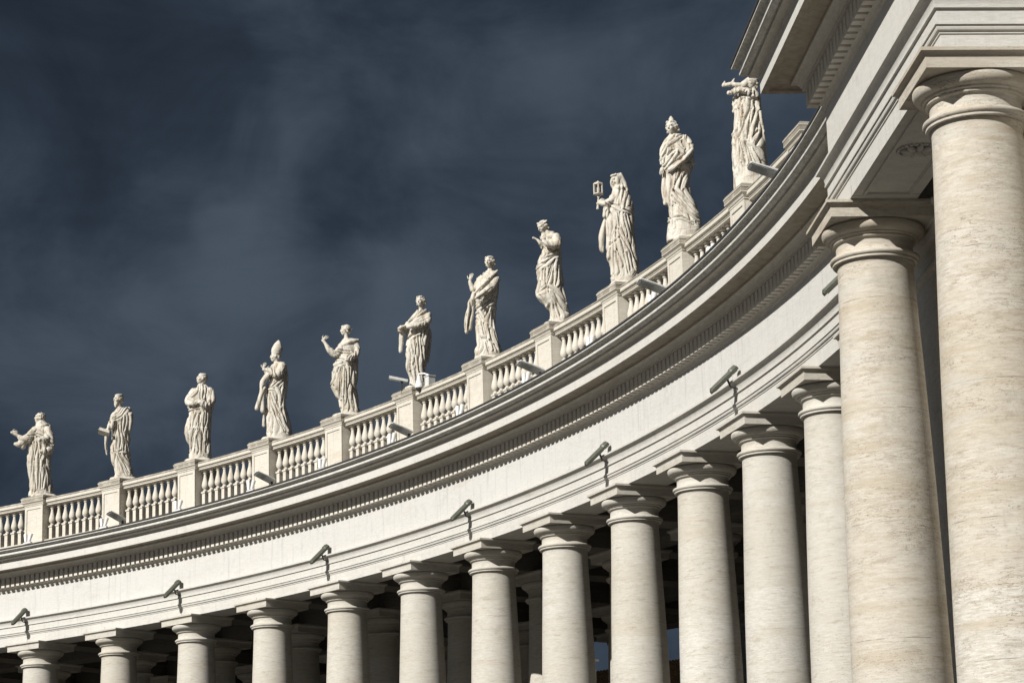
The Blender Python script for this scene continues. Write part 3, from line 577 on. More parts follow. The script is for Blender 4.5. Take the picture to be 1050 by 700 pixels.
 8: {'rings': [(2.942, 0.158, 0.095), (2.808, 0.148, 0.176), (2.634, 0.146, 0.231), (2.436, 0.155, 0.257), (2.239, 0.171, 0.285), (2.043, 0.225, 0.342), (1.896, 0.253, 0.375), (1.699, 0.25, 0.374), (1.501, 0.232, 0.374), (1.256, 0.235, 0.402), (1.01, 0.233, 0.43), (0.862, 0.186, 0.416), (0.711, 0.084, 0.342), (0.513, 0.008, 0.293), (0.278, -0.013, 0.302)], 'tubes': [[(0.248, 0.0, 2.663, 0.104), (0.42, 0.047, 2.47, 0.076), (0.474, 0.095, 2.571, 0.057), (0.58, 0.095, 2.689, 0.024), (0.688, 0.095, 2.743, 0.033)], [(0.008, 0.142, 2.728, 0.133), (0.002, 0.285, 2.456, 0.133), (0.279, 0.403, 2.441, 0.085), (0.395, 0.403, 2.519, 0.057)], [(0.311, 0.0, 2.938, 0.104), (0.242, 0.0, 2.861, 0.123)]], 'folds': [[(0.412, 2.445), (0.38, 2.237), (0.636, 1.949)], [(-0.0, 2.233), (0.193, 2.141), (0.435, 2.001)], [(-0.036, 2.172), (0.344, 1.85), (0.584, 1.785)], [(0.055, 1.988), (0.219, 1.304), (0.599, 0.974)], [(-0.014, 1.936), (0.055, 1.249)], [(-0.095, 2.23), (-0.104, 1.49), (-0.258, 0.699)], [(0.27, 1.198), (-0.187, 0.702)], [(0.541, 1.316), (0.645, 1.025), (0.38, 0.697)], [(0.181, 1.009), (-0.237, 0.504)], [(0.241, 0.619), (0.203, 0.324)], [(0.349, 1.702), (0.41, 1.262)], [(0.076, 0.613), (-0.009, 0.317)], [(0.109, 1.793), (0.317, 1.21)]], 'head': (0.392, 3.08, 0.161, 42, -18, 'cap'), 'hands': [((0.409, 0.403, 2.534), (-0.3, 0.9), 'curl')], 'ang': 2.935},
 9: {'rings': [(3.368, 0.141, 0.075), (3.309, 0.139, 0.127), (3.215, 0.133, 0.164), (3.091, 0.114, 0.188), (2.942, 0.091, 0.206), (2.794, 0.085, 0.246), (2.647, 0.086, 0.297), (2.451, 0.087, 0.351), (2.256, 0.099, 0.374), (2.11, 0.124, 0.383), (1.964, 0.143, 0.388), (1.72, 0.148, 0.392), (1.476, 0.146, 0.403), (1.233, 0.139, 0.419), (1.038, 0.123, 0.424), (0.843, 0.098, 0.414), (0.647, 0.066, 0.407), (0.299, 0.054, 0.399)], 'tubes': [[(0.283, 0.14, 2.582, 0.121), (0.477, 0.21, 2.42, 0.103), (0.641, 0.21, 2.427, 0.065), (0.721, 0.21, 2.43, 0.051)], [(0.476, 0.187, 2.444, 0.103), (0.527, 0.164, 2.079, 0.084)], [(0.503, 0.093, 1.98, 0.084), (0.65, 0.07, 1.547, 0.084), (0.675, 0.047, 1.101, 0.061)], [(0.425, 0.14, 1.294, 0.065), (0.494, 0.14, 0.957, 0.056), (0.419, 0.14, 0.857, 0.065)]], 'folds': [[(0.393, 2.416), (0.111, 2.197), (-0.269, 2.092)], [(0.014, 2.89), (0.062, 2.254)], [(0.253, 1.53), (0.125, 0.602)], [(0.156, 1.623), (-0.199, 0.563)], [(-0.032, 2.005), (-0.318, 0.631)], [(-0.164, 2.038), (-0.326, 0.824)], [(0.327, 1.436), (0.388, 0.42)], [(0.432, 2.124), (0.535, 0.862)], [(0.226, 1.382), (0.429, 1.187)], [(0.105, 2.109), (0.036, 1.471)], [(0.275, 0.947), (0.263, 0.414)], [(-0.027, 0.934), (-0.101, 0.447)], [(0.069, 3.286), (-0.064, 2.837)], [(0.351, 2.022), (0.441, 1.392)]], 'head': (0.202, 3.12, 0.154, 42, -5, 'veil'), 'hands': [((0.73, 0.21, 2.441), (-0.8, 0.5), 'curl')], 'lantern': ((0.705, 0.21, 2.872), (0.159, 0.178), (0.739, 2.309)), 'ang': 2.906},
 10: {'rings': [(3.015, 0.334, 0.181), (2.883, 0.321, 0.267), (2.732, 0.323, 0.338), (2.531, 0.317, 0.409), (2.33, 0.317, 0.437), (2.181, 0.333, 0.437), (2.031, 0.337, 0.411), (1.881, 0.351, 0.337), (1.633, 0.373, 0.334), (1.383, 0.361, 0.358), (1.132, 0.31, 0.367), (0.929, 0.236, 0.378), (0.729, 0.207, 0.406), (0.531, 0.211, 0.439), (0.334, 0.225, 0.453), (0.163, 0.251, 0.453)], 'tubes': [[(0.533, 0.0, 2.845, 0.123), (0.667, 0.142, 2.5, 0.114), (0.715, 0.19, 2.152, 0.076)], [(0.104, 0.095, 2.821, 0.133), (-0.036, 0.214, 2.536, 0.081), (0.108, 0.332, 2.193, 0.081), (0.523, 0.323, 1.966, 0.057)], [(0.173, 0.142, 2.875, 0.066), (0.532, 0.228, 2.644, 0.062), (0.708, 0.161, 2.327, 0.057), (0.711, 0.142, 2.026, 0.038)], [(-0.105, 0.095, 2.157, 0.057), (0.185, 0.285, 2.062, 0.062), (0.475, 0.294, 1.978, 0.047)], [(0.659, 0.095, 1.898, 0.076), (0.695, 0.071, 1.501, 0.076), (0.692, 0.047, 1.127, 0.057)]], 'folds': [[(0.169, 2.865), (0.532, 2.644), (0.697, 2.341)], [(0.097, 2.76), (-0.027, 2.537), (0.169, 2.207), (0.532, 1.976)], [(0.03, 2.867), (0.005, 2.689)], [(0.568, 2.57), (0.656, 2.199)], [(0.411, 2.888), (0.562, 2.721)], [(0.353, 2.583), (0.194, 2.399)], [(0.362, 2.373), (0.651, 2.088)], [(0.576, 1.834), (0.562, 0.847)], [(0.289, 1.878), (0.403, 1.435), (-0.133, 0.711)], [(0.169, 1.373), (-0.206, 0.757)], [(0.507, 1.242), (0.063, 0.563)], [(0.58, 0.64), (0.296, 0.635), (0.018, 0.511)], [(0.433, 1.836), (0.496, 1.49)], [(0.421, 1.038), (-0.129, 0.612)], [(0.543, 0.946), (0.52, 0.399)], [(0.149, 1.82), (0.211, 1.475)], [(0.31, 2.48), (0.554, 2.343)]], 'head': (0.432, 3.182, 0.171, 60, 0, 'crest'), 'hands': [((0.719, 0.214, 2.062), (0.2, -1), 'curl')], 'ang': 2.8774},
 11: {'rings': [(2.541, 0.072, 0.235), (2.413, 0.113, 0.295), (2.197, 0.133, 0.327), (1.981, 0.146, 0.345), (1.764, 0.149, 0.357), (1.548, 0.16, 0.373), (1.332, 0.162, 0.393), (1.116, 0.161, 0.413), (0.944, 0.158, 0.413), (0.771, 0.148, 0.407), (0.599, 0.149, 0.406), (0.428, 0.16, 0.416)], 'tubes': [[(-0.104, 0.082, 2.333, 0.098), (0.005, 0.245, 2.449, 0.09), (0.268, 0.286, 2.52, 0.082), (0.557, 0.245, 2.496, 0.057)], [(0.345, 0.082, 2.625, 0.065), (0.175, 0.082, 2.745, 0.098), (0.065, 0.041, 2.868, 0.074)], [(0.711, 0.123, 2.725, 0.029), (0.524, 0.123, 2.755, 0.057), (0.32, 0.123, 2.724, 0.057), (0.216, 0.123, 2.747, 0.041)], [(0.689, 0.123, 2.749, 0.049), (0.651, 0.123, 2.852, 0.012)], [(0.482, 0.123, 2.766, 0.057), (0.413, 0.123, 2.905, 0.012)], [(-0.105, 0.123, 2.181, 0.065), (-0.156, 0.163, 1.744, 0.065), (-0.255, 0.041, 0.982, 0.033)], [(0.439, 0.082, 2.392, 0.057), (0.477, 0.082, 2.046, 0.033)]], 'folds': [[(0.313, 2.449), (0.093, 2.325), (-0.134, 2.353)], [(0.394, 2.476), (0.383, 2.279)], [(-0.077, 2.444), (-0.139, 2.048)], [(0.13, 2.414), (0.247, 2.118)], [(0.429, 2.173), (0.265, 1.772)], [(0.357, 2.386), (0.465, 1.612)], [(0.21, 2.289), (0.341, 1.474)], [(0.095, 2.281), (0.203, 1.768)], [(-0.012, 1.97), (0.102, 1.199)], [(-0.192, 2.132), (-0.173, 1.526), (-0.018, 1.148)], [(0.513, 1.139), (0.537, 0.667)], [(0.348, 1.172), (0.252, 0.649)], [(0.153, 1.159), (-0.153, 0.752)], [(0.203, 1.768), (0.409, 1.348)], [(0.431, 1.307), (0.355, 0.785)], [(-0.067, 1.447), (0.091, 1.155)], [(0.078, 1.025), (-0.022, 0.588)]], 'head': (-0.021, 2.788, 0.135, 35, 0, 'wavy'), 'hands': [((0.495, 0.27, 2.5), (-1, 0.1), 'curl')], 'ang': 2.8494},
}
# ------------------------------------------------------------------ the statues (local x = along the balustrade, y = front, z up from the pedestal cap)
def catmull(zs, vals, q): return np.interp(q, zs, vals)
def smooth_interp(zs, v, q):
    # monotone-ish smoothing of the outline
    y = np.interp(q, zs, v); k = np.array([1, 2, 3, 2, 1])/9
    yp = np.concatenate([[y[0]]*2, y, [y[-1]]*2]); return np.convolve(yp, k, 'valid')
def robe(b, rings):
    zs = np.array([r[0] for r in rings])[::-1]; cx = np.array([r[1] for r in rings])[::-1]; hw = np.array([r[2] for r in rings])[::-1]
    z0, z1 = .06, zs[-1]; q = np.arange(z0, z1, .04)
    X = smooth_interp(zs, cx, q); A = smooth_interp(zs, hw, q)
    n = 56; vs = []; fs = []
    for i, z in enumerate(q):
        dep = min(A[i]*.82, .30+.12*A[i]) if z > 1.3 else A[i]*.74+.03
        for k in range(n):
            t = 2*PI*k/n; c, s = math.cos(t), math.sin(t)
            e = .88
            vs.append((X[i]+A[i]*math.copysign(abs(c)**e, c), dep*math.copysign(abs(s)**e, s), z))
    for i in range(len(q)-1):
        for k in range(n): kk = (k+1) % n; fs.append((i*n+k, i*n+kk, (i+1)*n+kk, (i+1)*n+k))
    fs += [tuple(range(n-1, -1, -1)), tuple(range((len(q)-1)*n, len(q)*n))]
    b.add(vs, fs)
def capsule(b, pts):
    """rounded tapering limb through (x, y, z, r)"""
    P = [Vector(p[:3]) for p in pts]; Rr = [p[3] for p in pts]
    out = []
    m = len(P); steps = 5
    for i in range(m-1):
        p0, p1, p2, p3 = P[max(i-1, 0)], P[i], P[i+1], P[min(i+2, m-1)]
        for j in range(steps + (1 if i == m-2 else 0)):
            t = j/steps
            v = .5*((2*p1)+(p2-p0)*t+(2*p0-5*p1+4*p2-p3)*t*t+(3*p1-p0-3*p2+p3)*t**3)
            out.append((v, Rr[i]+(Rr[i+1]-Rr[i])*t))
    d0 = (out[0][0]-out[1][0]).normalized(); d1 = (out[-1][0]-out[-2][0]).normalized()
    r0, r1 = out[0][1], out[-1][1]
    pre = [(out[0][0]+d0*r0*c, max(r0*math.sqrt(max(0, 1-c*c)), .001)) for c in (.98, .85, .5)]
    post = [(out[-1][0]+d1*r1*c, max(r1*math.sqrt(max(0, 1-c*c)), .001)) for c in (.5, .85, .98)]
    b.tube(pre+out+post, 14)
def head(b, pos, hh, yaw, pitch, style, seed):
    k = hh/.2
    f = Vector((math.cos(math.radians(yaw)), math.sin(math.radians(yaw)), 0)); s = Vector((-f.y, f.x, 0)); u = Vector((0, 0, 1))
    q = Matrix.Rotation(math.radians(-pitch), 3, s); f = q @ f; u = q @ u
    mx = Matrix((f, s, u)).transposed()
    p0 = Vector(pos)
    def E(c, r, jit=0, n=16, m2=None):
        c = p0 + mx @ (Vector(c)*k); b.ell(c, [x*k for x in r], mx if m2 is None else mx @ m2, n, jit, seed)
    E((-.012, 0, .035), (.175, .142, .165)); E((.045, 0, -.07), (.115, .10, .12)); E((.10, 0, -.155), (.045, .05, .035))
    E((.155, 0, .048), (.03, .10, .02)); E((.172, 0, -.015), (.03, .022, .055)); E((.185, 0, -.038), (.034, .03, .022))
    for sg in (-1, 1):
        E((.11, sg*.065, -.045), (.055, .042, .05)); E((.0, sg*.142, -.01), (.032, .02, .05)); E((.142, sg*.05, .012), (.016, .024, .014))
    E((.150, 0, -.095), (.025, .045, .011)); E((.145, 0, -.122), (.026, .038, .013))
    if style in ('short', 'beard', 'tonsure'):
        E((-.035, 0, .06), (.185, .158, .165), .25, 22); E((-.10, 0, -.04), (.09, .14, .11), .3)
        for i in range(14):
            a = i/14*2*PI; E((math.cos(a)*.12-.03, math.sin(a)*.12, .145+.02*math.sin(i*2)), (.05, .05, .035), .3, 8)
    if style == 'tonsure':
        for i in range(18):
            a = i/18*2*PI; E((math.cos(a)*.165-.02, math.sin(a)*.145, .085), (.035, .035, .04), .3, 8)
    if style == 'beard':
        E((.10, 0, -.17), (.075, .09, .10), .35, 16); E((.12, 0, -.235), (.05, .06, .08), .35, 12); E((.155, 0, -.082), (.02, .055, .014))
    if style in ('wavy', 'bun', 'crest', 'cap'):
        E((-.035, 0, .065), (.19, .165, .165), .18, 22)
        for sg in (-1, 1):
            for i in range(7):
                a = i/6; E((.12-.20*a, sg*(.06+.11*min(1, a*1.6)), .15-.20*a+.03*math.sin(i*1.7)), (.05, .038, .042), .2, 9)
        E((-.14, 0, -.05), (.08, .12, .09), .3)
    if style == 'bun': E((-.23, 0, .03), (.06, .06, .06), .2, 10); E((-.17, 0, .0), (.06, .08, .05), .2, 10)
    if style == 'crest': E((.0, 0, .24), (.07, .08, .06), .3, 10); E((.02, 0, .29), (.035, .04, .05), .3, 8)
    if style == 'wavy': E((-.12, 0, -.10), (.09, .13, .11), .3, 12)
    if style == 'cap':
        for i in range(16):
            a = i/16*2*PI; E((math.cos(a)*.15-.02, math.sin(a)*.14, .13+.05*math.cos(a)*-1), (.045, .045, .035), .1, 8)
    if style == 'veil':
        E((-.06, 0, .05), (.20, .19, .20), .06, 22); E((-.10, 0, -.10), (.17, .21, .20), .06, 16)
        for sg in (-1, 1): E((.03, sg*.14, -.05), (.10, .05, .19), .1, 12)
        E((.07, 0, .17), (.11, .14, .05), .1, 12)
    if style == 'mitre':
        m = Matrix(((1, 0, 0), (0, 1, 0), (0, 0, 1)))
        prof = [(.165, .08), (.19, .14), (.205, .22), (.20, .32), (.165, .42), (.11, .52), (.05, .60), (.01, .64)]
        vs = []; fs = []; n = 24
        for r, z in prof:
            for i in range(n):
                a = 2*PI*i/n; v = Vector((math.cos(a)*r*1.0-.03-(z-.08)*.16, math.sin(a)*r*(.88-.5*max(0, z-.3)), z))*k
                vs.append(p0 + mx @ v)
        for j in range(len(prof)-1):
            for i in range(n): kk = (i+1) % n; fs.append((j*n+i, j*n+kk, (j+1)*n+kk, (j+1)*n+i))
        fs += [tuple(range(n-1, -1, -1)), tuple(range((len(prof)-1)*n, len(prof)*n))]
        b.add(vs, fs); E((-.04, 0, .10), (.185, .168, .035)); E((-.10, 0, -.02), (.10, .13, .10), .3)
    # neck
    nb = p0 + Vector((-.03*f.x, -.03*f.y, -.42*k)); b.tube([(p0+mx @ Vector((-.03*k, 0, -.05*k)), .085*k), (p0+Vector((-.02*f.x, -.02*f.y, -.22*k)), .08*k), (nb, .12*k)], 14)
def hand_mesh(b, p, d, kind, seed):
    """palm, thumb and four bent fingers of different lengths"""
    d = Vector((d[0], .15, d[1])).normalized(); side = Vector((0, 1, 0)).cross(d).normalized(); nrm = d.cross(side)
    p = Vector(p); mx = Matrix((d, side, nrm)).transposed()
    b.ell(p+d*.075, (.085, .058, .03), mx, 12)
    L = (.105, .125, .115, .085)
    for i in range(4):
        o = (i-1.5)*.028; base = p+d*.135+side*o; bend = (.15 if kind == 'open' else .85)+.12*i
        pts = [(base-d*.03, .0155)]; q = base.copy(); dd = (d+side*o*(3 if kind == 'open' else .5)).normalized()
        for j, (fr, r) in enumerate(((.45, .015), (.32, .0135), (.23, .011))):
            pts.append((q.copy(), r)); a = bend*(.5+j*.5)*.6
            q = q + (dd*math.cos(a*(j+.4)) - nrm*math.sin(a*(j+.4)))*L[i]*fr
        pts.append((q, .006)); b.tube(pts, 7)
    q = p+d*.03+side*.05; td = (side*.75+d*.75-nrm*.25).normalized()
    b.tube([(q-side*.02, .02), (q+td*.05, .018), (q+td*.085+d*.015, .014), (q+td*.10+d*.035, .007)], 8)
def plinth_rock(b, cx, seed):
    vs = []; fs = []; n = 28
    pr = [(.50, -.02), (.52, .02), (.51, .06), (.48, .10), (.42, .13), (.30, .15)]
    for j, (r, z) in enumerate(pr):
        for i in range(n):
            a = 2*PI*i/n; k = 1+.10*noise.noise(Vector((math.cos(a)*1.5+seed, math.sin(a)*1.5, z*3)))
            c, s = math.cos(a), math.sin(a); e = .6
            vs.append((cx*.5*(j/5)+r*k*math.copysign(abs(c)**e, c), r*k*.92*math.copysign(abs(s)**e, s), z + (.03*noise.noise(Vector((c*2, s*2, seed))) if j > 1 else 0)))
    for j in range(len(pr)-1):
        for i in range(n): kk = (i+1) % n; fs.append((j*n+i, j*n+kk, (j+1)*n+kk, (j+1)*n+i))
    fs += [tuple(range(n-1, -1, -1)), tuple(range((len(pr)-1)*n, len(pr)*n))]
    b.add(vs, fs)
def remesh(me, vox):
    o = bpy.data.objects.new('tmp', me); C.objects.link(o)
    md = o.modifiers.new('r', 'REMESH'); md.mode = 'VOXEL'; md.voxel_size = vox
    dg = bpy.context.evaluated_depsgraph_get(); ev = o.evaluated_get(dg); out = bpy.data.meshes.new_from_object(ev)
    bpy.data.objects.remove(o); return out
def fold(me, D, seed):
    n = len(me.vertices); co = np.empty(n*3, 'f'); me.vertices.foreach_get('co', co); co = co.reshape(-1, 3)
    no = np.empty(n*3, 'f'); me.vertex_normals.foreach_get('vector', no); no = no.reshape(-1, 3)
    h = np.zeros(n)
    x, z = co[:, 0], co[:, 2]
    top = D['rings'][0][0]-.05
    front = np.clip(no[:, 1]*2+.7, 0, 1)
    best = np.full(n, 9.0); sg = np.zeros(n); along = np.zeros(n); idx = np.zeros(n)
    for fi, F in enumerate(D['folds']):
        acc = 0
        for (x0, z0), (x1, z1) in zip(F[:-1], F[1:]):
            dx, dz = x1-x0, z1-z0; l = math.hypot(dx, dz)
            if l < 1e-4: continue
            ux, uz = dx/l, dz/l; px, pz = x-x0, z-z0
            s = px*ux+pz*uz; e = (px*uz-pz*ux)*(-1 if uz < 0 else 1)
            over = np.maximum(np.maximum(-s, s-l), 0)
            dist = np.hypot(e, over)
            m = dist < best
            best = np.where(m, dist, best); sg = np.where(m, e, sg); along = np.where(m, acc+s, along); idx = np.where(m, fi, idx)
            acc += l
    # cloth falls in sharp-valleyed folds that run parallel to the drawn fold lines
    ds = .5*(np.abs(sg)+best)
    per = .175+.045*np.sin(idx*2.3+seed)
    ph = ds*np.sign(sg)/per + .25*np.sin(along*3.3+idx*1.9) + .12*np.sin(along*7+idx)
    f = ph-np.floor(ph); u = 2*f-1
    ridge = np.clip(1-u*u, 0, 1)**.6
    amp = .075*np.exp(-(best/.26)**2)*np.clip(.55+.65*np.sin(along*3.1+idx*2.7+seed), .12, 1.1)
    amp = np.where(best < .08, .085, amp)
    side = np.clip(no[:, 1]*2.2+.9, .2, 1)
    h += amp*(ridge-.70)*side
    u2 = 2*((ph*2.7) % 1)-1
    h += .014*(np.clip(1-u2*u2, 0, 1)**.6-.7)*side*(np.sin(idx*5.1+along*2) > -.2)*np.exp(-(best/.3)**2)
    crease = np.exp(-((sg-.075)/.022)**2)*(best < .12)
    h -= .05*crease*side
    # hanging pleats everywhere on the cloth
    m = (z < top) & (z > .3)
    th = np.arctan2(co[:, 1], x)
    lean = .35*np.sin(z*1.3+seed)
    ph = x*19+co[:, 1]*15+lean*6+seed+1.2*np.sin(z*2.1+seed*1.7)
    ple = np.abs(np.sin(ph*.5+np.sin(ph*.23+z)*1.2))
    low = np.clip((2.0-z)/1.0, .25, 1)
    h += m*(.036*low*(ple-.6))*np.clip(1.3-np.exp(-(best/.2)**2)*1.1, 0, 1)
    fine = np.array([noise.noise(Vector((a*7, b*7, c*4.5+seed))) for a, b, c in co[:, :]]) if n < 900000 else 0
    h += .011*fine
    head = D['head']; dh = np.sqrt((x-head[0])**2+(z-head[2-1])**2) if False else np.sqrt((x-head[0])**2+(z-head[1])**2)
    h *= np.clip((dh-.17)/.12, 0, 1)*.93+.07
    co += no*h[:, None]
    me.vertices.foreach_set('co', co.ravel()); me.update()
LAB = {1: ('leftmost stone statue, a caped friar stretching his arm out to the left', 'friar'),
 2: ('stone statue of a bearded man holding an open book out, second on the balustrade', ''),
 3: ('stone statue of a short-haired man folding both hands at his waist', ''),
 4: ('stone statue of a bishop in a tall pointed mitre with hand lifted in blessing', ''),
 5: ('stone statue of a woman in profile with a hair bun, pointing to the left', ''),
 6: ('stone statue of a woman cradling a bundle, beside the white camera on the rail', ''),
 7: ('stone statue of a wavy-haired woman raising one open hand, drapery across her chest', ''),
 8: ('stone statue of a slim figure bowing its head, small twig in hand', ''),
 9: ('stone statue of a veiled nun holding up a small lantern-like shrine', ''),
 10: ('stone statue of a woman with peaked hair wrapped in a wide looped cloak', ''),
 11: ('stone statue lifting a pointed bundle, its head cut by the near cornice', '')}
def figure(k):
    D = STAT[k]; t = ang(k); Rs = 69.08
    root = empty('statue', LAB[k][0], 'statue', (Rs*math.cos(t), Rs*math.sin(t), 18.0+G), D['ang'], 'statues of saints along the balustrade')
    b = MB(); robe(b, D['rings'])
    for tb in D['tubes']: capsule(b, tb)
    hx, hz, hh, yw, pt, st = D['head']
    head(b, (hx, .05, hz), hh*1.13, yw, pt, st, k)
    r0 = D['rings'][1 if st != 'veil' else 4]; b.ell((r0[1], 0, r0[0]-.05), (r0[2]*1.0, .24, .13), None, 16)
    for h in D['hands']:
        pass
    me = b.mesh('figure'); fixn(me); out = remesh(me, .015); fold(out, D, k)
    # hands are carved in the same stone
    hb = MB()
    for i, (p, d, kind) in enumerate(D['hands']): hand_mesh(hb, p, d, kind, i)
    hm = hb.mesh('h'); fixn(hm)
    bm = bmesh.new(); bm.from_mesh(out); bm.from_mesh(hm); me2 = bpy.data.meshes.new('figure'); bm.to_mesh(me2); bm.free()
    objm('figure', me2, M['statue'], root, 3.2)
    b = MB(); plinth_rock(b, D['rings'][-1][1], k*3.7); b.build('plinth', M['statue'], root, 1.2)
    if 'book' in D:
        p, (w_, l_, th_), an = D['book']; b = MB()
        mx = Matrix.Translation(Vector(p)) @ Matrix.Rotation(math.radians(18), 4, 'X') @ Matrix.Rotation(math.radians(an), 4, 'Y')
        w2 = w_/2; l2 = max(l_, .14)/2+.08; h2 = th_/2+.01
        if k == 2:
            b.box(-w2, w2, -l2, l2, -h2, h2, mx); b.box(-w2+.01, w2-.01, -l2+.02, l2+.01, h2, h2+.03, mx); b.box(-w2-.015, w2+.015, -l2-.015, l2+.015, -h2-.02, -h2, mx)
            b.build('book', M['statue'], root)
        else:
            for i in range(9): a = i*.7; b.ell(mx @ Vector((math.cos(a)*w2*.7, math.sin(a)*l2*.6, math.sin(a*1.7)*.03)), (.09, .08, .06), None, 10, .5, i)
            b.build('bundle', M['statue'], root, 3.2)
    if 'lantern' in D:
        p, (w_, h_), bt = D['lantern']; b = MB(); X, Y, Z = p
        r = w_*.95; hz2 = h_
        b.lathe([(r*.5, Z-hz2*1.15), (r*1.0, Z-hz2), (r*1.0, Z-hz2*.85)], 6, (X, Y)); b.lathe([(r*1.05, Z+hz2*.55), (r*1.05, Z+hz2*.68), (r*.75, Z+hz2*.9), (r*.25, Z+hz2*1.1), (.012, Z+hz2*1.25)], 6, (X, Y))
        for i in range(6):
            a = 2*PI*(i+.5)/6; b.box(-.02, .02, -.02, .02, -hz2*.9, hz2*.6, Matrix.Translation((X+math.cos(a)*r*.85, Y+math.sin(a)*r*.85, Z)) @ Matrix.Rotation(a, 4, 'Z'))
        b.ell((X, Y, Z-hz2*.25), (.05, .05, .12), None, 10)
        b.tube([((X, Y, Z-hz2*1.1), .025), ((X, Y, Z-hz2*1.35), .045), ((X-.0, Y, Z-hz2*1.6), .025), ((bt[0], Y, bt[1]), .035), ((bt[0], Y, bt[1]-.04), .045)], 10)
        b.build('lantern', M['statue'], root, .6)
for k in STAT: figure(k)
# ------------------------------------------------------------------ lamps, cameras and spotlights on the stone
WHERE = {1: 'leftmost floodlight trough under the frieze, over the first column', 3: 'floodlight trough on the architrave over the third column from the left',
 5: 'olive floodlight trough on the architrave below the woman pointing left', 7: 'olive floodlight trough on the architrave below the wavy-haired woman', 9: 'olive floodlight trough on the architrave below the veiled nun',
 11: 'nearest fully visible floodlight trough, on the architrave left of the big near columns', 13: 'floodlight trough half hidden behind the big near column'}
def trough():
    root = empty('floodlight', WHERE[1], 'floodlight', group='floodlight troughs along the architrave')
    ln = .92; mx = Matrix.Translation((-.27, 0, -.03)) @ Matrix.Rotation(math.radians(-43), 4, 'Y')
    b = MB(); hw = .085
    pr = [(-hw, .0), (-hw*1.1, .07), (-hw*.6, .125), (hw*.6, .125), (hw*1.1, .07), (hw, .0)]
    vs = []; fs = []
    for x, s in ((-ln/2, .62), (-ln/2+.06, 1), (ln/2-.22, 1), (ln/2-.17, 1.16), (ln/2-.03, 1.16), (ln/2, .8)):
        for y, z in pr: vs.append(mx @ Vector((x, y*s*1.1, z*s-.03)))
    for i in range(5):
        for j in range(6): k = (j+1) % 6; fs.append((i*6+j, (i+1)*6+j, (i+1)*6+k, i*6+k))
    fs += [tuple(range(6)), tuple(range(35, 29, -1))]
    b.add(vs, fs); me = b.mesh('housing'); fixn(me); hs = objm('housing', me, M['lampgreen'], root)
    b = MB(); b.box(-ln/2+.10, ln/2-.24, -.065, .065, -.045, -.032, mx); b.build('louvre', M['lampgrey'], hs)
    b = MB(); b.box(ln/2-.17, ln/2-.05, -.06, .06, -.048, -.03, mx); b.build('reflector', M['lampface'], hs)
    b = MB(); b.tube([((.06, 0, -.22), .02), ((-.12, 0, -.18), .02), ((-.19, 0, .0), .03)], 10)
    b.build('bracket', M['dark'], root, 1.)
    return root
first = trough()
for k in (1, 3, 5, 7, 9, 11, 13):
    o = first if k == 1 else copy_tree(first)
    t = ang(k+(-.03)); r = RF-.14
    o.location = (r*math.cos(t), r*math.sin(t), 13.30+G); o.rotation_euler = (0, 0, t); o['label'] = WHERE[k]
LEDW = {2.5: 'flat grey floodlight jutting from the cornice under the bearded man', 4.55: 'flat grey floodlight jutting from the cornice right of the mitred bishop',
 6.52: 'flat grey floodlight jutting from the cornice below the camera on the rail', 8.5: 'flat grey floodlight jutting from the cornice between wavy-haired woman and bowing figure',
 10.5: 'flat grey floodlight jutting from the cornice right of the veiled nun', 12.6: 'flat grey floodlight nearest the pavilion, at the feet of the cut-off figure'}
LEDW = {2.5: LEDW[2.5], 4.55: LEDW[4.55], 6.52: LEDW[6.52], 8.5: LEDW[8.5], 10.5: LEDW[10.5], 12.6: LEDW[12.6]}
def led():
    root = empty('flat_floodlight', LEDW[2.5], 'floodlight', group='flat floodlights along the cornice edge')
    mx = Matrix.Translation((-.26, 0, .13)) @ Matrix.Scale(.66, 4) @ Matrix.Rotation(math.radians(17), 4, 'Y') @ Matrix.Rotation(math.radians(-24), 4, 'X')
    b = MB(); vs = []; fs = []
    for x, w_, h in ((-.62, .12, .03), (-.56, .19, .05), (.05, .21, .05), (.12, .21, .06), (.55, .21, .06), (.60, .17, .04)):
        vs += [mx @ Vector(p) for p in ((x, -w_, -h*.6), (x, w_, -h*.6), (x, w_*.92, h), (x, -w_*.92, h))]
    for i in range(5):
        for j in range(4): k = (j+1) % 4; fs.append((i*4+j, (i+1)*4+j, (i+1)*4+k, i*4+k))
    fs += [(0, 1, 2, 3), (23, 22, 21, 20)]
    b.add(vs, fs); me = b.mesh('housing'); fixn(me); hs = objm('housing', me, M['ledgrey'], root)
    b = MB(); b.box(-.54, .0, -.17, .17, -.056, -.045, mx); b.build('glass', M['ledglass'], hs)
    b = MB(); b.box(.02, .08, -.03, .03, -.20, .08); b.box(-.03, .13, -.08, .08, -.24, -.2); b.build('bracket', M['dark'], root)
    return root
first = led()
for k in LEDW:
    o = first if k == 2.5 else copy_tree(first)
    t = ang(k+.0); r = RF-1.14; o.location = (r*math.cos(t), r*math.sin(t), 15.99+G); o.rotation_euler = (0, 0, t+.05); o['label'] = LEDW[k]
def spots():
    root = empty('twin_spotlight', 'x', 'spotlight', group='small white twin spotlights at the pedestal feet')
    for s in (-1, 1):
        mx = Matrix.Translation((0, s*.13, .2)) @ Matrix.Rotation(math.radians(s*-14), 4, 'X') @ Matrix.Rotation(math.radians(8), 4, 'Y')
        b = MB(); b.lathe([(.03, -.17), (.055, -.14), (.062, 0), (.072, .12), (.072, .17), (.06, .175)], 14)
        b.v = [tuple(mx @ Vector(v)) for v in b.v]; b.build('lamp', M['white'], root, .6)
    b = MB(); b.box(-.05, .05, -.2, .2, 0, .05); b.box(-.02, .02, -.02, .02, -.12, .05); b.build('base', M['white'], root)
    return root
first = None
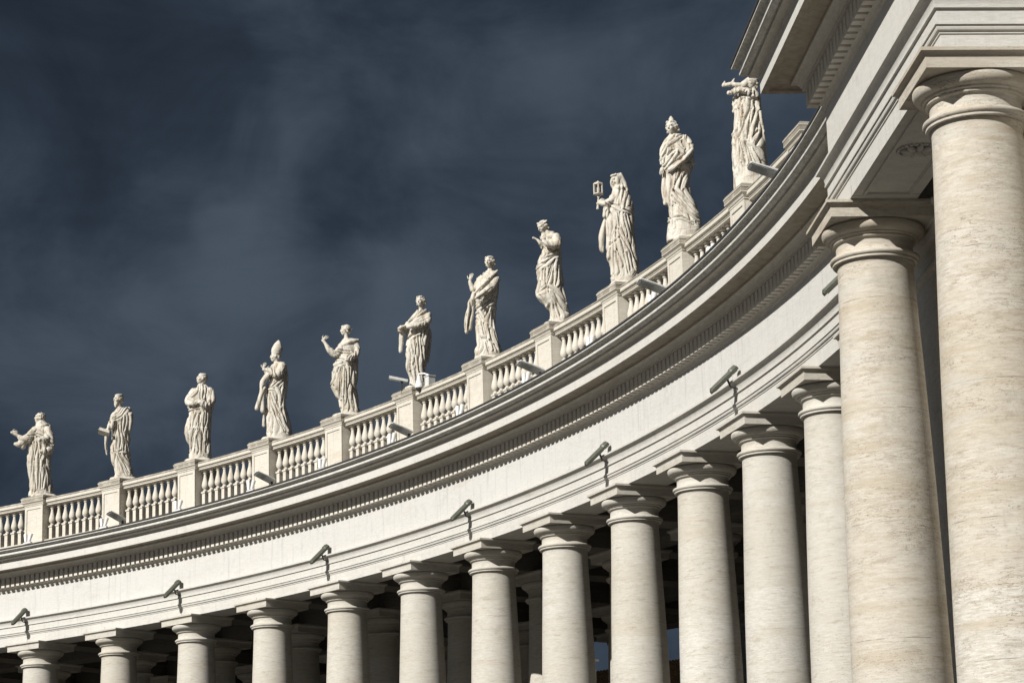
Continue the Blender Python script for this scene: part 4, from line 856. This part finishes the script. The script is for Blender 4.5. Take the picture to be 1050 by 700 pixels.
for k in range(1, 12):
    o = first if (first is None and False) else (spots() if first is None else copy_tree(first))
    if first is None: first = o
    t = ang(k+.20); r = 67.5; o.location = (r*math.cos(t), r*math.sin(t), 15.93+G); o.rotation_euler = (0, 0, t)
    o['label'] = 'white twin spotlight at the pedestal of the ' + PN[k][0]
o = copy_tree(first); o['label'] = 'white spotlight on the near pavilion cornice at the top edge of the photo'
e = Matrix.Rotation(PR, 4, 'Z') @ Vector((-.575-1.25, 1.05, 0)); o.location = (PM[0]+e.x, PM[1]+e.y, 15.92+G); o.rotation_euler = (0, 0, PR)
# the surveillance camera beside the sixth statue
t = ang(6.23); r = RB-.1
root = empty('surveillance_camera', 'white dome surveillance camera on the rail right of the woman cradling a bundle', 'camera', (r*math.cos(t), r*math.sin(t), 17.87+G), t)
b = MB(); b.lathe([(.02, .42), (.05, .41), (.07, .36), (.085, .25), (.13, .12), (.14, .06), (.13, .02)], 18, (-.22, .12)); b.build('hood', M['white'], root, .6)
b = MB(); b.ell((-.22, .12, .0), (.115, .115, .10), None, 18); b.build('dome', M['dark'], root, 3.2)
b = MB(); b.tube([((-.22, .12, .40), .03), ((-.22, .12, .48), .03), ((-.1, .0, .48), .03), ((.0, -.15, .40), .03)], 10); b.build('arm', M['white'], root, 1.)
b = MB(); b.box(-.12, .12, -.32, -.06, .0, .34); b.box(-.14, .14, -.34, -.04, .34, .37); b.build('junction_box', M['ledgrey'], root)
t = ang(6.0); r = RB-.42
root = empty('flat_floodlight', 'small flat floodlight at the feet of the woman cradling a bundle', 'floodlight', (r*math.cos(t), r*math.sin(t), 18.0+G), t-.5)
b = MB(); b.box(-.5, .12, -.12, .12, .28, .36, Matrix.Rotation(.22, 4, 'Y')); b.build('housing', M['ledgrey'], root)
b = MB(); b.box(-.03, .03, -.03, .03, -.10, .3); b.build('bracket', M['dark'], root)

# ------------------------------------------------------------------ a house beyond, glimpsed between the columns
def ray(px, py, dist):
    f = 2525.9; return Vector((CX, CY, G)) + (fw + rt2*((px-525)/f) - up2*((py-350)/f)).normalized()*dist
hp = Vector((CX, CY, G)) + Vector((.2473, .9638, 0)).normalized()*150
hz = G + 150*math.tan(math.radians(6.62)) 
house = empty('house', 'tiled roof of a house behind, glimpsed low between two columns', 'house', (hp.x, hp.y, 0), math.atan2(.9638, .2473)-PI/2-.75)
b = MB(); b.box(-30, 30, -5, 5, 0, hz-3.2); b.build('wall', M['render'], house)
b = MB(); nx = 230; 
for sgn in (-1, 1):
    vs = []; fs = []
    for j in range(15):
        y = -5.8*(1-j/14); z = hz-3.6+3.6*j/14
        for i in range(nx*4+1):
            x = -31+62*i/(nx*4); off = .07*abs(math.sin(PI*i/4)) + .03*((j*1.0) % 2)
            vs.append((x, sgn*-y*-1 if sgn < 0 else -y, z+off))
    for j in range(14):
        for i in range(nx*4): a = j*(nx*4+1)+i; fs.append((a, a+1, a+nx*4+2, a+nx*4+1))
    b.add(vs, fs)
me = b.mesh('roof'); rf = objm('roof', me, M['tiles'], house)
b = MB(); b.box(-7.2, -6.4, -1.6, -.9, hz-1.4, hz+.5); b.box(-7.35, -6.25, -1.75, -.75, hz+.5, hz+.62); b.build('chimney', M['white'], rf)
